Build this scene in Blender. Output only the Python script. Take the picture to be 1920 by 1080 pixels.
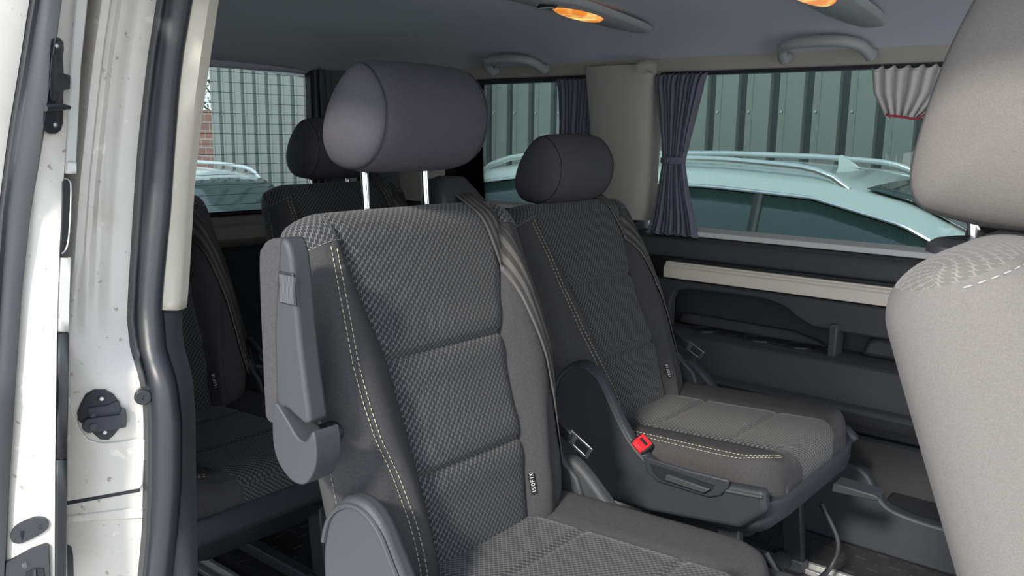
import bpy, bmesh, math, random
import numpy as np
from mathutils import Vector, Matrix
random.seed(7)
SC = bpy.context.scene
for o in list(bpy.data.objects): bpy.data.objects.remove(o)
COL = SC.collection
# ------------------------------------------------------------------ camera
F_PX, CAM_H = 1600.0, 1.07
_mx = np.array([-1956., -320., F_PX]); _mx /= np.linalg.norm(_mx)
_y = np.array([1370., -275., F_PX]); _y -= _mx * (_y @ _mx); _y /= np.linalg.norm(_y)
_X, _Y = -_mx, _y; _Z = np.cross(_X, _Y)
RW = np.array([_X, _Y, _Z]); CC = np.array([0, 0, CAM_H])
def ray(px, py): return RW @ np.array([px - 960., py - 540., F_PX])
def onY(px, py, y): r = ray(px, py); return CC + r * y / r[1]
def onX(px, py, x): r = ray(px, py); return CC + r * x / r[0]
def onZ(px, py, z): r = ray(px, py); return CC + r * (z - CAM_H) / r[2]
cam = bpy.data.cameras.new('camera'); cam_o = bpy.data.objects.new('camera', cam); COL.objects.link(cam_o)
right, down, fwd = RW @ [1, 0, 0], RW @ [0, 1, 0], RW @ [0, 0, 1]
M = Matrix(((right[0], -down[0], -fwd[0], 0), (right[1], -down[1], -fwd[1], 0), (right[2], -down[2], -fwd[2], CAM_H), (0, 0, 0, 1)))
cam_o.matrix_world = M
cam.sensor_width = 36; cam.lens = 36 * F_PX / 1920; cam.clip_start = .02; cam.clip_end = 200
SC.camera = cam_o
# ------------------------------------------------------------------ light
W = bpy.data.worlds.new('hazy_sky'); SC.world = W; W.use_nodes = True
nt = W.node_tree; bg = nt.nodes['Background']
tc = nt.nodes.new('ShaderNodeTexCoord'); sp = nt.nodes.new('ShaderNodeSeparateXYZ'); cr = nt.nodes.new('ShaderNodeValToRGB')
nt.links.new(tc.outputs['Generated'], sp.inputs[0]); nt.links.new(sp.outputs['Z'], cr.inputs[0]); nt.links.new(cr.outputs[0], bg.inputs[0])
cr.color_ramp.elements[0].position = 0.0; cr.color_ramp.elements[0].color = (.95, .97, 1, 1)
cr.color_ramp.elements[1].position = .8; cr.color_ramp.elements[1].color = (.70, .80, 1, 1)
bg.inputs[1].default_value = 1.85
sun = bpy.data.lights.new('sun', 'SUN'); sun.energy = 3.3; sun.angle = math.radians(7); sun.color = (1, .94, .85)
sun_o = bpy.data.objects.new('sun', sun); COL.objects.link(sun_o)
SUN_DIR = Vector((.12, -.82, .53))
sun_o.rotation_euler = SUN_DIR.to_track_quat('Z', 'Y').to_euler()
SC.view_settings.view_transform = 'Standard'; SC.view_settings.look = 'None'
SC.view_settings.exposure = 0.32; SC.view_settings.gamma = 1; SC.view_settings.use_curve_mapping = False

# ------------------------------------------------------------------ materials
def mat(name, col, rough=.6, metal=0, spec=.5, noise=0, nscale=40, bump=0, bscale=400, coat=0, emit=None):
    m = bpy.data.materials.new(name); m.use_nodes = True; n = m.node_tree; b = n.nodes['Principled BSDF']
    b.inputs['Base Color'].default_value = (*col, 1); b.inputs['Roughness'].default_value = rough
    b.inputs['Metallic'].default_value = metal; b.inputs['Specular IOR Level'].default_value = spec
    b.inputs['Coat Weight'].default_value = coat
    t = n.nodes.new('ShaderNodeTexCoord')
    if noise:
        x = n.nodes.new('ShaderNodeTexNoise'); x.inputs['Scale'].default_value = nscale; x.inputs['Detail'].default_value = 6
        n.links.new(t.outputs['Object'], x.inputs[0])
        r = n.nodes.new('ShaderNodeValToRGB'); n.links.new(x.outputs[0], r.inputs[0])
        r.color_ramp.elements[0].position = .3; r.color_ramp.elements[1].position = .7
        r.color_ramp.elements[0].color = (*[c * (1 - noise) for c in col], 1)
        r.color_ramp.elements[1].color = (*[min(1, c * (1 + noise)) for c in col], 1)
        n.links.new(r.outputs[0], b.inputs['Base Color'])
    if bump:
        x = n.nodes.new('ShaderNodeTexNoise'); x.inputs['Scale'].default_value = bscale; x.inputs['Detail'].default_value = 2
        n.links.new(t.outputs['Object'], x.inputs[0])
        bp = n.nodes.new('ShaderNodeBump'); bp.inputs['Strength'].default_value = bump; bp.inputs['Distance'].default_value = .001
        n.links.new(x.outputs[0], bp.inputs['Height']); n.links.new(bp.outputs[0], b.inputs['Normal'])
    if emit:
        b.inputs['Emission Color'].default_value = (*emit[0], 1); b.inputs['Emission Strength'].default_value = emit[1]
    return m
def pattern_fabric(name, base, hi):
    """dark cloth with pale broken wavy threads, laid out in metres on the UV map"""
    m = bpy.data.materials.new(name); m.use_nodes = True; n = m.node_tree; L = n.links.new; b = n.nodes['Principled BSDF']
    b.inputs['Roughness'].default_value = .9; b.inputs['Specular IOR Level'].default_value = .2
    b.inputs['Sheen Weight'].default_value = .15
    uv = n.nodes.new('ShaderNodeUVMap'); s = n.nodes.new('ShaderNodeSeparateXYZ'); L(uv.outputs[0], s.inputs[0])
    def mth(op, a, c=None, d=None):
        x = n.nodes.new('ShaderNodeMath'); x.operation = op
        for i, v in enumerate((a, c, d)):
            if v is None: continue
            if isinstance(v, (int, float)): x.inputs[i].default_value = v
            else: L(v, x.inputs[i])
        return x.outputs[0]
    U = mth('MULTIPLY', s.outputs[0], 1 / .0056); V0 = mth('MULTIPLY', s.outputs[1], 1 / .0115)
    col = mth('FLOOR', U); par = mth('MODULO', mth('ABSOLUTE', col), 2.0)
    V = mth('ADD', V0, mth('MULTIPLY', par, .5))
    fu = mth('SUBTRACT', mth('FRACT', U), .5); fv = mth('SUBTRACT', mth('FRACT', V), .5)
    curve = mth('ADD', mth('MULTIPLY', fv, .35), mth('MULTIPLY', mth('SINE', mth('MULTIPLY', fv, 6.28)), .22))
    d = mth('ABSOLUTE', mth('SUBTRACT', fu, curve))
    line = mth('LESS_THAN', d, .15)
    ends = mth('LESS_THAN', mth('ABSOLUTE', fv), .44)
    msk = mth('MULTIPLY', line, ends)
    nz = n.nodes.new('ShaderNodeTexNoise'); nz.inputs['Scale'].default_value = 900; L(uv.outputs[0], nz.inputs[0])
    nv = mth('ADD', mth('MULTIPLY', nz.outputs[0], 1.2), .4)
    mx = n.nodes.new('ShaderNodeMix'); mx.data_type = 'RGBA'
    mx.inputs[6].default_value = (*base, 1); mx.inputs[7].default_value = (*hi, 1); L(mth('MULTIPLY', msk, nv), mx.inputs[0])
    L(mx.outputs[2], b.inputs['Base Color'])
    bp = n.nodes.new('ShaderNodeBump'); bp.inputs['Strength'].default_value = .6; bp.inputs['Distance'].default_value = .0012
    L(mth('ADD', msk, mth('MULTIPLY', nz.outputs[0], .5)), bp.inputs['Height']); L(bp.outputs[0], b.inputs['Normal'])
    return m
def stripes_mat(name, c0, c1, n_str):
    m = bpy.data.materials.new(name); m.use_nodes = True; n = m.node_tree; L = n.links.new; b = n.nodes['Principled BSDF']
    b.inputs['Roughness'].default_value = .45
    uv = n.nodes.new('ShaderNodeUVMap'); s = n.nodes.new('ShaderNodeSeparateXYZ'); L(uv.outputs[0], s.inputs[0])
    w = n.nodes.new('ShaderNodeMath'); w.operation = 'MULTIPLY'; w.inputs[1].default_value = n_str * 2 * math.pi; L(s.outputs[0], w.inputs[0])
    c = n.nodes.new('ShaderNodeMath'); c.operation = 'COSINE'; L(w.outputs[0], c.inputs[0])
    r = n.nodes.new('ShaderNodeMapRange'); r.inputs[1].default_value = -.3; r.inputs[2].default_value = .3; L(c.outputs[0], r.inputs[0])
    mx = n.nodes.new('ShaderNodeMix'); mx.data_type = 'RGBA'; mx.inputs[6].default_value = (*c0, 1); mx.inputs[7].default_value = (*c1, 1)
    L(r.outputs[0], mx.inputs[0]); L(mx.outputs[2], b.inputs['Base Color']); return m
def weather(m, amt=.8):
    n = m.node_tree; L = n.links.new; b = n.nodes['Principled BSDF']; src = b.inputs['Base Color'].links[0].from_socket
    t = n.nodes.new('ShaderNodeTexCoord'); cur = src
    for sc, lo, hi, col in ((9, .58, .80, (.80, .76, .68)), (70, .66, .72, (.45, .42, .38)), (34, .66, .69, (1.25, 1.25, 1.22))):
        x = n.nodes.new('ShaderNodeTexNoise'); x.inputs['Scale'].default_value = sc; x.inputs['Detail'].default_value = 5; L(t.outputs['Object'], x.inputs[0])
        r = n.nodes.new('ShaderNodeMapRange'); r.inputs[1].default_value = lo; r.inputs[2].default_value = hi; r.inputs[4].default_value = amt; L(x.outputs[0], r.inputs[0])
        mx = n.nodes.new('ShaderNodeMix'); mx.data_type = 'RGBA'; mx.blend_type = 'MULTIPLY'; L(r.outputs[0], mx.inputs[0]); L(cur, mx.inputs[6]); mx.inputs[7].default_value = (*col, 1); cur = mx.outputs[2]
    L(cur, b.inputs['Base Color'])
def glass(name, tint, refl=1.0, rough=0.0):
    m = bpy.data.materials.new(name); m.use_nodes = True; n = m.node_tree; L = n.links.new
    n.nodes.remove(n.nodes['Principled BSDF']); out = n.nodes['Material Output']
    t = n.nodes.new('ShaderNodeBsdfTransparent'); t.inputs[0].default_value = (*tint, 1)
    g = n.nodes.new('ShaderNodeBsdfGlossy'); g.inputs['Roughness'].default_value = rough
    f = n.nodes.new('ShaderNodeFresnel'); f.inputs[0].default_value = 1.5
    mu = n.nodes.new('ShaderNodeMath'); mu.operation = 'MULTIPLY'; mu.inputs[1].default_value = refl; L(f.outputs[0], mu.inputs[0])
    mx = n.nodes.new('ShaderNodeMixShader'); L(mu.outputs[0], mx.inputs[0]); L(t.outputs[0], mx.inputs[1]); L(g.outputs[0], mx.inputs[2])
    L(mx.outputs[0], out.inputs[0]); return m

PLAIN = mat('charcoal_cloth', (.066, .065, .067), .92, spec=.2, noise=.12, nscale=260, bump=.35, bscale=1500)
INSERT = pattern_fabric('patterned_cloth', (.040, .042, .046), (.17, .17, .165))
HEADC = mat('headrest_cloth', (.080, .078, .088), .92, spec=.2, noise=.10, nscale=500, bump=.25, bscale=2000)
FRONTC = mat('pale_grey_cloth', (.17, .16, .15), .95, spec=.15, noise=.10, nscale=900, bump=.35, bscale=1500)  # paler cloth, used for the front seat alone
BLACK = mat('black_plastic', (.022, .024, .028), .45, bump=.15, bscale=1200)  # lens haze put into the dark plastics' base colour as faint blue
GREYP = mat('grey_grained_plastic', (.055, .059, .064), .5, bump=.4, bscale=1400)
DGREY = mat('dark_grained_plastic', (.036, .041, .048), .5, bump=.3, bscale=1400)
PANEL = mat('wall_panel_plastic', (.060, .060, .062), .55, bump=.3, bscale=1000)
CHROME = mat('chrome', (.85, .85, .86), .08, metal=1)
STEEL = mat('brushed_steel', (.55, .56, .58), .35, metal=1)
ALU = mat('anodised_rail', (.88, .82, .70), .40)
ALUF = mat('aluminium_floor_rail', (.55, .56, .56), .35, metal=.6)
HEADL = mat('headliner', (.55, .57, .61), .95, spec=.1, noise=.06, nscale=300, bump=.15, bscale=900)
TRIML = mat('light_grey_trim', (.42, .40, .36), .6, bump=.1, bscale=900)
CREAM = mat('cream_trim', (.66, .63, .53), .55)
WHITE = mat('white_paint', (.585, .565, .515), .32, coat=.25, noise=.05, nscale=12)
weather(WHITE)
RUBBER = mat('black_rubber', (.035, .038, .043), .38, bump=.1, bscale=600)
THREAD = mat('yellow_thread', (.55, .53, .36), .7)
THREADG = mat('grey_thread', (.35, .35, .34), .7)
RED = mat('red_button', (.75, .02, .03), .35)
BELT = stripes_mat('belt_webbing', (.040, .038, .037), (.11, .105, .10), 3)
LABELM = mat('black_label', (.012, .012, .013), .7)
LETTER = mat('white_letters', (.8, .8, .8), .7)
CURT = mat('grey_curtain_cloth', (.16, .165, .20), .9, spec=.1, bump=.2, bscale=1500)
FLOORM = mat('floor_mat', (.028, .028, .030), .6, noise=.2, nscale=20, bump=.3, bscale=500)

# ------------------------------------------------------------------ mesh helpers
class MB:
    def __init__(s): s.v = []; s.f = []; s.uv = []
    def add(s, vs, fs, uvs=None):
        k = len(s.v); s.v += [tuple(map(float, v)) for v in vs]; s.f += [tuple(k + i for i in f) for f in fs]
        s.uv += (uvs if uvs else [(0, 0)] * len(vs)); return s
    def grid(s, P, cu=False, cv=False, uv=None):
        nu, nv = len(P), len(P[0]); vs = [p for r in P for p in r]; fs = []
        for i in range(nu if cu else nu - 1):
            for j in range(nv if cv else nv - 1):
                a, b = i, (i + 1) % nu; c, d = j, (j + 1) % nv
                fs.append((a * nv + c, b * nv + c, b * nv + d, a * nv + d))
        return s.add(vs, fs, [q for r in uv for q in r] if uv else None)
    def cap(s, pts): return s.add(pts, [tuple(range(len(pts)))])
    def loft(s, rings, caps=True):
        s.grid(rings, cv=True)
        if caps: s.cap(list(rings[0])[::-1]); s.cap(rings[-1])
        return s
    def box(s, c, d, rz=0, ry=0, rx=0):
        h = [x / 2 for x in d]; R = Matrix.Rotation(rz, 3, 'Z') @ Matrix.Rotation(ry, 3, 'Y') @ Matrix.Rotation(rx, 3, 'X')
        vs = [R @ Vector((x * h[0], y * h[1], z * h[2])) + Vector(c) for x in (-1, 1) for y in (-1, 1) for z in (-1, 1)]
        return s.add(vs, [(0, 1, 3, 2), (4, 6, 7, 5), (0, 4, 5, 1), (2, 3, 7, 6), (0, 2, 6, 4), (1, 5, 7, 3)])
    def tube(s, pts, r, n=12, r2=None, closed=False, up=None):
        pts = [Vector(p) for p in pts]; N = len(pts); rr = r if isinstance(r, (list, tuple)) else [r] * N
        rings = []; prev = None
        for i, p in enumerate(pts):
            t = (pts[(i + 1) % N] - pts[i - 1]) if closed else (pts[min(i + 1, N - 1)] - pts[max(i - 1, 0)])
            t.normalize()
            if prev is None:
                a = Vector(up) if up else (Vector((0, 0, 1)) if abs(t.z) < .9 else Vector((1, 0, 0)))
            else: a = prev
            b1 = (a - t * a.dot(t)).normalized(); prev = b1; b2 = t.cross(b1)
            q = rr[i]; q2 = q if r2 is None else r2
            rings.append([p + b1 * math.cos(2 * math.pi * k / n) * q + b2 * math.sin(2 * math.pi * k / n) * q2 for k in range(n)])
        if closed: s.grid(rings, cu=True, cv=True)
        else: s.loft(rings)
        return s
    def cyl(s, a, b, r, n=24, r2=None):
        a, b = Vector(a), Vector(b); t = (b - a).normalized(); u = Vector((0, 0, 1)) if abs(t.z) < .9 else Vector((1, 0, 0))
        b1 = (u - t * u.dot(t)).normalized(); b2 = t.cross(b1); r2 = r if r2 is None else r2
        R = [[p + (b1 * math.cos(2 * math.pi * k / n) + b2 * math.sin(2 * math.pi * k / n)) * q for k in range(n)] for p, q in ((a, r), (b, r2))]
        return s.loft(R)
    def prism(s, poly, y0, y1, plane='xz'):
        def m(p, d): return {'xz': (p[0], d, p[1]), 'xy': (p[0], p[1], d), 'yz': (d, p[0], p[1])}[plane]
        return s.loft([[m(p, y0) for p in poly], [m(p, y1) for p in poly]])
    def build(s, name, m, parent=None, bevel=0, seg=2, smooth=True, angle=40, sub=0, solid=0, off=None, xf=None):
        me = bpy.data.meshes.new(name)
        vs = s.v
        if xf is not None: vs = [tuple(xf @ Vector(v)) for v in vs]
        if off is not None: vs = [(v[0] - off[0], v[1] - off[1], v[2] - off[2]) for v in vs]
        me.from_pydata(vs, [], s.f)
        uvl = me.uv_layers.new(name='UVMap')
        li = np.empty(len(me.loops), dtype=np.int32); me.loops.foreach_get('vertex_index', li)
        uvl.data.foreach_set('uv', np.array(s.uv, dtype=np.float32)[li].ravel())
        bm = bmesh.new(); bm.from_mesh(me); bmesh.ops.remove_doubles(bm, verts=bm.verts, dist=1e-6)
        bmesh.ops.recalc_face_normals(bm, faces=bm.faces)
        bm.to_mesh(me); bm.free()
        if smooth: me.shade_smooth(); me.set_sharp_from_angle(angle=math.radians(angle))
        me.materials.append(m); o = bpy.data.objects.new(name, me); COL.objects.link(o)
        if parent: o.parent = parent
        if solid: q = o.modifiers.new('s', 'SOLIDIFY'); q.thickness = solid; q.offset = -1
        if bevel: q = o.modifiers.new('b', 'BEVEL'); q.width = bevel; q.segments = seg; q.limit_method = 'ANGLE'; q.angle_limit = math.radians(35)
        if sub: q = o.modifiers.new('u', 'SUBSURF'); q.levels = sub; q.render_levels = sub
        return o
def tag(o, label=None, cat=None, group=None, kind=None):
    if label: o['label'] = label
    if cat: o['category'] = cat
    if group: o['group'] = group
    if kind: o['kind'] = kind
    return o
def thing(name, label, cat, loc=(0, 0, 0), rz=0, group=None):
    o = bpy.data.objects.new(name, None); COL.objects.link(o); o.location = loc; o.rotation_euler = (0, 0, rz); o.empty_display_size = .05
    return tag(o, label, cat, group)
def struct(o): return tag(o, kind='structure')
def smoothpts(P, n=6, closed=False):
    P = [np.array(p, float) for p in P]; N = len(P); out = []
    for i in range(N if closed else N - 1):
        p0 = P[(i - 1) % N] if closed or i > 0 else 2 * P[0] - P[1]
        p1 = P[i]; p2 = P[(i + 1) % N]
        p3 = P[(i + 2) % N] if closed or i + 2 < N else 2 * P[-1] - P[-2]
        for k in range(n):
            t = k / n
            out.append(.5 * ((2 * p1) + (-p0 + p2) * t + (2 * p0 - 5 * p1 + 4 * p2 - p3) * t * t + (-p0 + 3 * p1 - 3 * p2 + p3) * t ** 3))
    if not closed: out.append(P[-1])
    return [tuple(p) for p in out]
def interp(x, T): return float(np.interp(x, [t[0] for t in T], [t[1] for t in T]))

# ------------------------------------------------------------------ the van's shell
RX0, RX1 = -2.78, .75       # tailgate plane, forward end of what is built
YW = 2.345
# floor with raised tread bars
m = MB(); m.box(((RX0 + RX1) / 2, 1.5, -.02), (RX1 - RX0, 1.78, .04))
for ix in range(0, 66):
    for iy in range(0, 36):
        x = -2.2 + ix * .042; y = .68 + iy * .046
        if (ix + iy) % 2 == 0: m.box((x, y, .001), (.028, .006, .003))
        else: m.box((x, y, .001), (.006, .028, .003))
struct(m.build('floor', FLOORM))
n_trim = [0]
def trim(mb, m, **k):
    n_trim[0] += 1
    return struct(mb.build('trim_%d' % n_trim[0], m, **k))
# floor rails
for yy in (1.02, 1.56, 1.83, 2.0):
    q = MB()
    for d in (-.018, .018): q.box((-1.2, yy + d, .006), (2.9, .012, .012))
    q.box((-1.2, yy, .002), (2.9, .03, .004))
    trim(q, ALUF, bevel=.001)
# headliner
prof = [(.66, 1.255), (.72, 1.30), (.85, 1.345), (1.1, 1.372), (1.5, 1.38), (1.9, 1.372), (2.1, 1.352), (2.22, 1.325), (2.30, 1.295), (2.35, 1.268)]
prof = smoothpts(prof, 4)
xs = [-2.73, -2.65, -2.6, -2.5, -2.4, -2.3, -2.0, -1.5, -1, -.5, 0, RX1]
def ceil_drop(x): return -.10 * ((-2.3 - x) / .42) ** 1.5 if x < -2.3 else 0
m = MB(); m.grid([[(x, y, z + ceil_drop(x)) for y, z in prof] for x in xs])
struct(m.build('ceiling', HEADL, solid=-.03))
# outer roof skin
m = MB(); m.grid([[(x, y * 1.0, z + .05) for y, z in [(.55, 1.24)] + prof + [(2.43, 1.24)]] for x in (-2.72, RX1)])
struct(m.build('roof', WHITE, solid=-.01))
# near roof rail above the sliding door opening
m = MB(); m.box((-.2, .655, 1.30), (1.9, .10, .05)); trim(m, WHITE, bevel=.015)
# far wall: lower sheet, pillars, panels ---------------------------------
m = MB(); m.box(((RX0 + RX1) / 2, 2.39, .36), (RX1 - RX0, .04, .82)); struct(m.build('wall_right', PANEL))
# top rail above windows
m = MB(); m.prism([(2.30, 1.302), (2.335, 1.253), (2.375, 1.253), (2.375, 1.33), (2.33, 1.33)], -2.5, RX1, 'yz'); trim(m, TRIML, bevel=.004)
m = MB(); m.prism([(2.36, 1.243), (2.40, 1.243), (2.40, 1.30), (2.36, 1.30)], -1.385, RX1, 'yz'); m.prism([(2.36, 1.237), (2.40, 1.237), (2.40, 1.30), (2.36, 1.30)], -2.45, -1.60, 'yz'); trim(m, BLACK)
# centre pillar between the side windows (tapers, rounded front edge)
def pillar(x0t, x1t, x0b, x1b, zt, zb, m_, yy=2.31):
    rings = []
    for k in range(9):
        t = k / 8; z = zb + (zt - zb) * t; a = x0b + (x0t - x0b) * t; b = x1b + (x1t - x1b) * t; yo = yy - .02 * t
        w = b - a
        rings.append([(a, 2.38, z), (a, yo + .02, z), (a + .015, yo + .005, z), (a + w * .3, yo, z), (a + w * .72, yo - .004, z), (a + w * .82, yo + .006, z), (b - .012, yo + .012, z), (b, yo + .03, z), (b, 2.38, z)])
    q = MB(); q.loft(rings); return trim(q, m_, angle=50)
pillar(-1.625, -1.375, -1.575, -1.385, 1.275, .80, TRIML)
q = MB(); q.tube(smoothpts([(-1.40, 2.27, 1.262), (-1.375, 2.275, 1.268), (-1.35, 2.28, 1.262)], 4), [.018] * 9, 12, r2=.012); trim(q, TRIML)
pillar(-2.60, -2.28, -2.60, -2.33, 1.27, .80, TRIML)
# upper wall belt below windows
m = MB(); m.prism([(2.345, .765), (2.31, .755), (2.30, .74), (2.30, .70), (2.315, .69), (2.40, .69), (2.40, .765)], -1.42, RX1, 'yz'); trim(m, PANEL, bevel=.004)
m = MB(); m.prism([(2.345, .80), (2.31, .79), (2.30, .76), (2.30, .60), (2.40, .60), (2.40, .80)], RX0, -1.42, 'yz'); trim(m, PANEL, bevel=.004)
# light seal line along the sill
m = MB(); m.prism([(2.330, .764), (2.330, .780), (2.375, .789), (2.375, .764)], -1.36, RX1, 'yz'); m.prism([(2.335, .80), (2.335, .812), (2.375, .82), (2.375, .80)], -2.4, -1.6, 'yz'); trim(m, mat('pale_sill', (.72, .71, .68), .5), bevel=.002)
# rounded recess behind the rail and the aluminium curtain/utility rail
m = MB(); m.prism([(2.33, .695), (2.33, .62), (2.40, .62), (2.40, .695)], -1.32, RX1, 'yz'); trim(m, BLACK, bevel=.01)
railp = [(2.27, .640), (2.268, .672), (2.275, .676), (2.275, .680), (2.282, .684), (2.282, .688), (2.335, .690), (2.335, .636)]
m = MB(); m.prism(railp, -1.285, RX1, 'yz'); trim(m, ALU, bevel=.0012)
m = MB(); m.prism([(2.285, .692), (2.285, .698), (2.33, .70), (2.33, .692)], -1.30, RX1, 'yz'); trim(m, BLACK)
# panel face around the pocket (outline with the curved pocket mouth)
out = [(-1.40, .635), (RX1, .635), (RX1, .55), (-.60, .552), (-.68, .553), (-.76, .553), (-.82, .556)] + smoothpts([(-.82, .556), (-.86, .572), (-.90, .597), (-.945, .610), (-1.0, .614), (-1.2, .612)], 4)[1:] + [(-1.245, .600), (-1.26, .57), (-1.26, .47), (-1.40, .47)]
m = MB(); m.prism(out, 2.275, 2.31); trim(m, PANEL, bevel=.006)
m = MB(); m.box((-.76, 2.29, .52), (.022, .06, .11)); trim(m, PANEL, bevel=.004)          # post in the pocket
m = MB(); m.box((-.95, 2.365, .53), (.66, .01, .17)); trim(m, DGREY)                        # pocket back
m = MB(); m.prism([(-1.26, .49), (-.80, .49), (-.83, .505), (-.9, .520), (-1.2, .522), (-1.25, .522)], 2.335, 2.362); trim(m, PANEL, bevel=.006)
m = MB(); m.prism([(-.70, .49), (.3, .49), (.3, .545), (-.66, .545), (-.685, .535)], 2.31, 2.362); trim(m, PANEL, bevel=.012)
# shelf with cup holders
sh = MB(); sh.prism([(2.235, .480), (2.25, .488), (2.375, .488), (2.375, .44), (2.235, .44)], -1.40, RX1, 'yz'); sh_o = trim(sh, PANEL, bevel=.003)
for cx, rr in ((-1.155, .036), (-.985, .040), (-.865, .036)):
    c = MB(); cc = [(cx, 2.305)]
    ring = lambda r, z, sq=1: [(cx + r * math.cos(a * math.pi / 16), 2.305 + r * .95 * math.sin(a * math.pi / 16), z) for a in range(32)]
    c.grid([ring(rr + .004, .4885), ring(rr + .003, .493), ring(rr, .494), ring(rr - .003, .4905), ring(rr - .004, .4890)], cv=True); c.cap(ring(rr - .004, .4890))
    c.build('cup_holder', BLACK, sh_o)
for cx in (-1.075, -.925): 
    c = MB(); c.box((cx, 2.30, .4905), (.06, .035, .004)); c.build('cup_holder_bridge', BLACK, sh_o, bevel=.001)
# front of the shelf, ledges stepping down
m = MB(); m.prism([(2.235, .484), (2.226, .478), (2.215, .400), (2.205, .385), (2.21, .378), (2.24, .375), (2.40, .375), (2.40, .48)], -1.42, RX1, 'yz'); trim(m, PANEL, bevel=.002)
m = MB(); m.prism([(2.205, .385), (2.185, .380), (2.178, .370), (2.20, .335), (2.23, .325), (2.40, .325), (2.40, .38)], -1.42, RX1, 'yz'); trim(m, PANEL, bevel=.003)
m = MB(); m.box((-.8, 2.36, .255), (1.9, .03, .005)); trim(m, DGREY)
# lower bin moulding, S-curved mouth
out = smoothpts([(-1.2, .23), (-.95, .232), (-.74, .222), (-.665, .222), (-.625, .205), (-.59, .155), (-.56, .130), (-.50, .120), (-.43, .118)], 4) + [(RX1, .118), (RX1, 0), (-1.2, 0)]
m = MB(); m.prism(out, 2.205, 2.24); trim(m, DGREY, bevel=.008, seg=3)
m = MB(); m.box((-.35, 2.305, .10), (.5, .13, .03)); trim(m, BLACK, bevel=.01)

# window glass ------------------------------------------------------------
TINT = glass('tinted_glass', (.50, .575, .55), 1.2)
TINTR = glass('tinted_rear_glass', (.44, .52, .50), 2.0)
m = MB(); m.box((-.34, 2.385, 1.01), (2.12, .004, .49)); struct(m.build('window_1', TINT))
m = MB(); m.box((-2.0, 2.385, 1.02), (.86, .004, .46)); struct(m.build('window_2', TINT))

# tailgate -----------------------------------------------------------------
def tx(y): return -2.72 + .22 * ((y - 1.5) / .85) ** 2 * .35      # slightly bowed in plan
ys = [.66 + i * .07 for i in range(25)]
ztop = lambda y: 1.305 - .035 * ((y - 1.5) / .6) ** 2
m = MB(); m.grid([[(tx(y), y, 0), (tx(y), y, .3), (tx(y) - .01, y, .60), (tx(y) - .01, y, .69)] for y in ys]); struct(m.build('wall_back', DGREY, solid=.02))
m = MB(); m.grid([[(tx(y) - .02, y, .765), (tx(y) + .025, y, .752), (tx(y) + .03, y, .728), (tx(y) + .055, y, .722), (tx(y) + .06, y, .690), (tx(y) + .01, y, .66)] for y in ys]); trim(m, TRIML, solid=.01)
m = MB(); m.grid([[(tx(y) + .01, y, .775), (tx(y) + .015, y, .762)] for y in ys]); trim(m, BLACK, solid=.012)
g = MB(); g.grid([[(tx(y) - .012, y, .76), (tx(y) - .012, y, 1.34)] for y in ys if y < 2.1]); w3 = struct(g.build('window_3', TINTR))
hl = MB()
for k in range(14):
    z = .80 + k * .0355; hl.tube([(tx(y) - .009, y, z) for y in ys if .8 < y < 2.08], .0008, 5)
hl.build('heating_lines', mat('heater_line', (.03, .03, .03), .6), w3)
# corner pillar of the tailgate and header
m = MB(); m.loft([[(tx(2.08) + a, 2.02 + b, z) for a, b in ((-.02, 0), (.03, 0), (.05, .05), (.2, .3), (-.02, .3))] for z in (.7, 1.35)]); trim(m, BLACK, bevel=.01)
m = MB(); m.box((-2.70, 1.5, 1.335), (.05, 1.75, .125)); trim(m, HEADL, bevel=.01)

# ------------------------------------------------------------------ near side of the body, seen edge on
def ny(z, yb): return yb + .17 * max(0., z - .72)
def col_curve(T, yb, rows, dpx=0):
    out = []
    for r in rows:
        px = interp(r, T) + dpx; y = yb
        for _ in range(4): y = ny(onY(px, r, y)[2], yb)
        out.append(tuple(onY(px, r, y)))
    return out
ROWS = [-80, -20, 40, 100, 160, 220, 280, 340, 400, 460, 520, 560, 580, 600, 625, 650, 675, 700, 725, 750, 790, 830, 870, 910, 950, 990, 1030, 1080, 1150]
A_ = [(-80, 408), (0, 395), (125, 377), (250, 360), (350, 350), (540, 339), (580, 335), (600, 332), (640, 332), (670, 340), (715, 352), (790, 357), (890, 358), (1040, 361), (1150, 362)]
B_ = [(-80, 370), (0, 356), (125, 335), (250, 325), (400, 315), (540, 301), (580, 299), (655, 305), (715, 325), (790, 334), (890, 334), (990, 327), (1080, 317), (1150, 310)]
C_ = [(-80, 312), (0, 300), (100, 284), (200, 272), (300, 262), (540, 247), (600, 245), (655, 252), (695, 265), (740, 275), (800, 277), (900, 276), (1000, 273), (1080, 265), (1150, 262)]
D_ = [(-80, 200), (0, 188), (125, 170), (250, 157), (330, 148), (480, 137), (540, 134), (600, 130), (700, 128), (1080, 125), (1150, 124)]
a_ = col_curve(A_, .635, ROWS); b_ = col_curve(B_, .605, ROWS); c_ = col_curve(C_, .575, ROWS); d_ = col_curve(D_, .495, ROWS)
def mid(p, q, t, dx=0, dy=0): return [tuple(np.array(u) * (1 - t) + np.array(v) * t + np.array([dx, dy, 0])) for u, v in zip(p, q)]
def grid_cols(cols): return [list(r) for r in zip(*cols)]
ks = [i for i, r in enumerate(ROWS) if r <= 580]; kl = [i for i, r in enumerate(ROWS) if r >= 580]
sel = lambda c, k: [c[i] for i in k]
back = lambda c, x, y: [(x, y, p[2]) for p in c]
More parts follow.
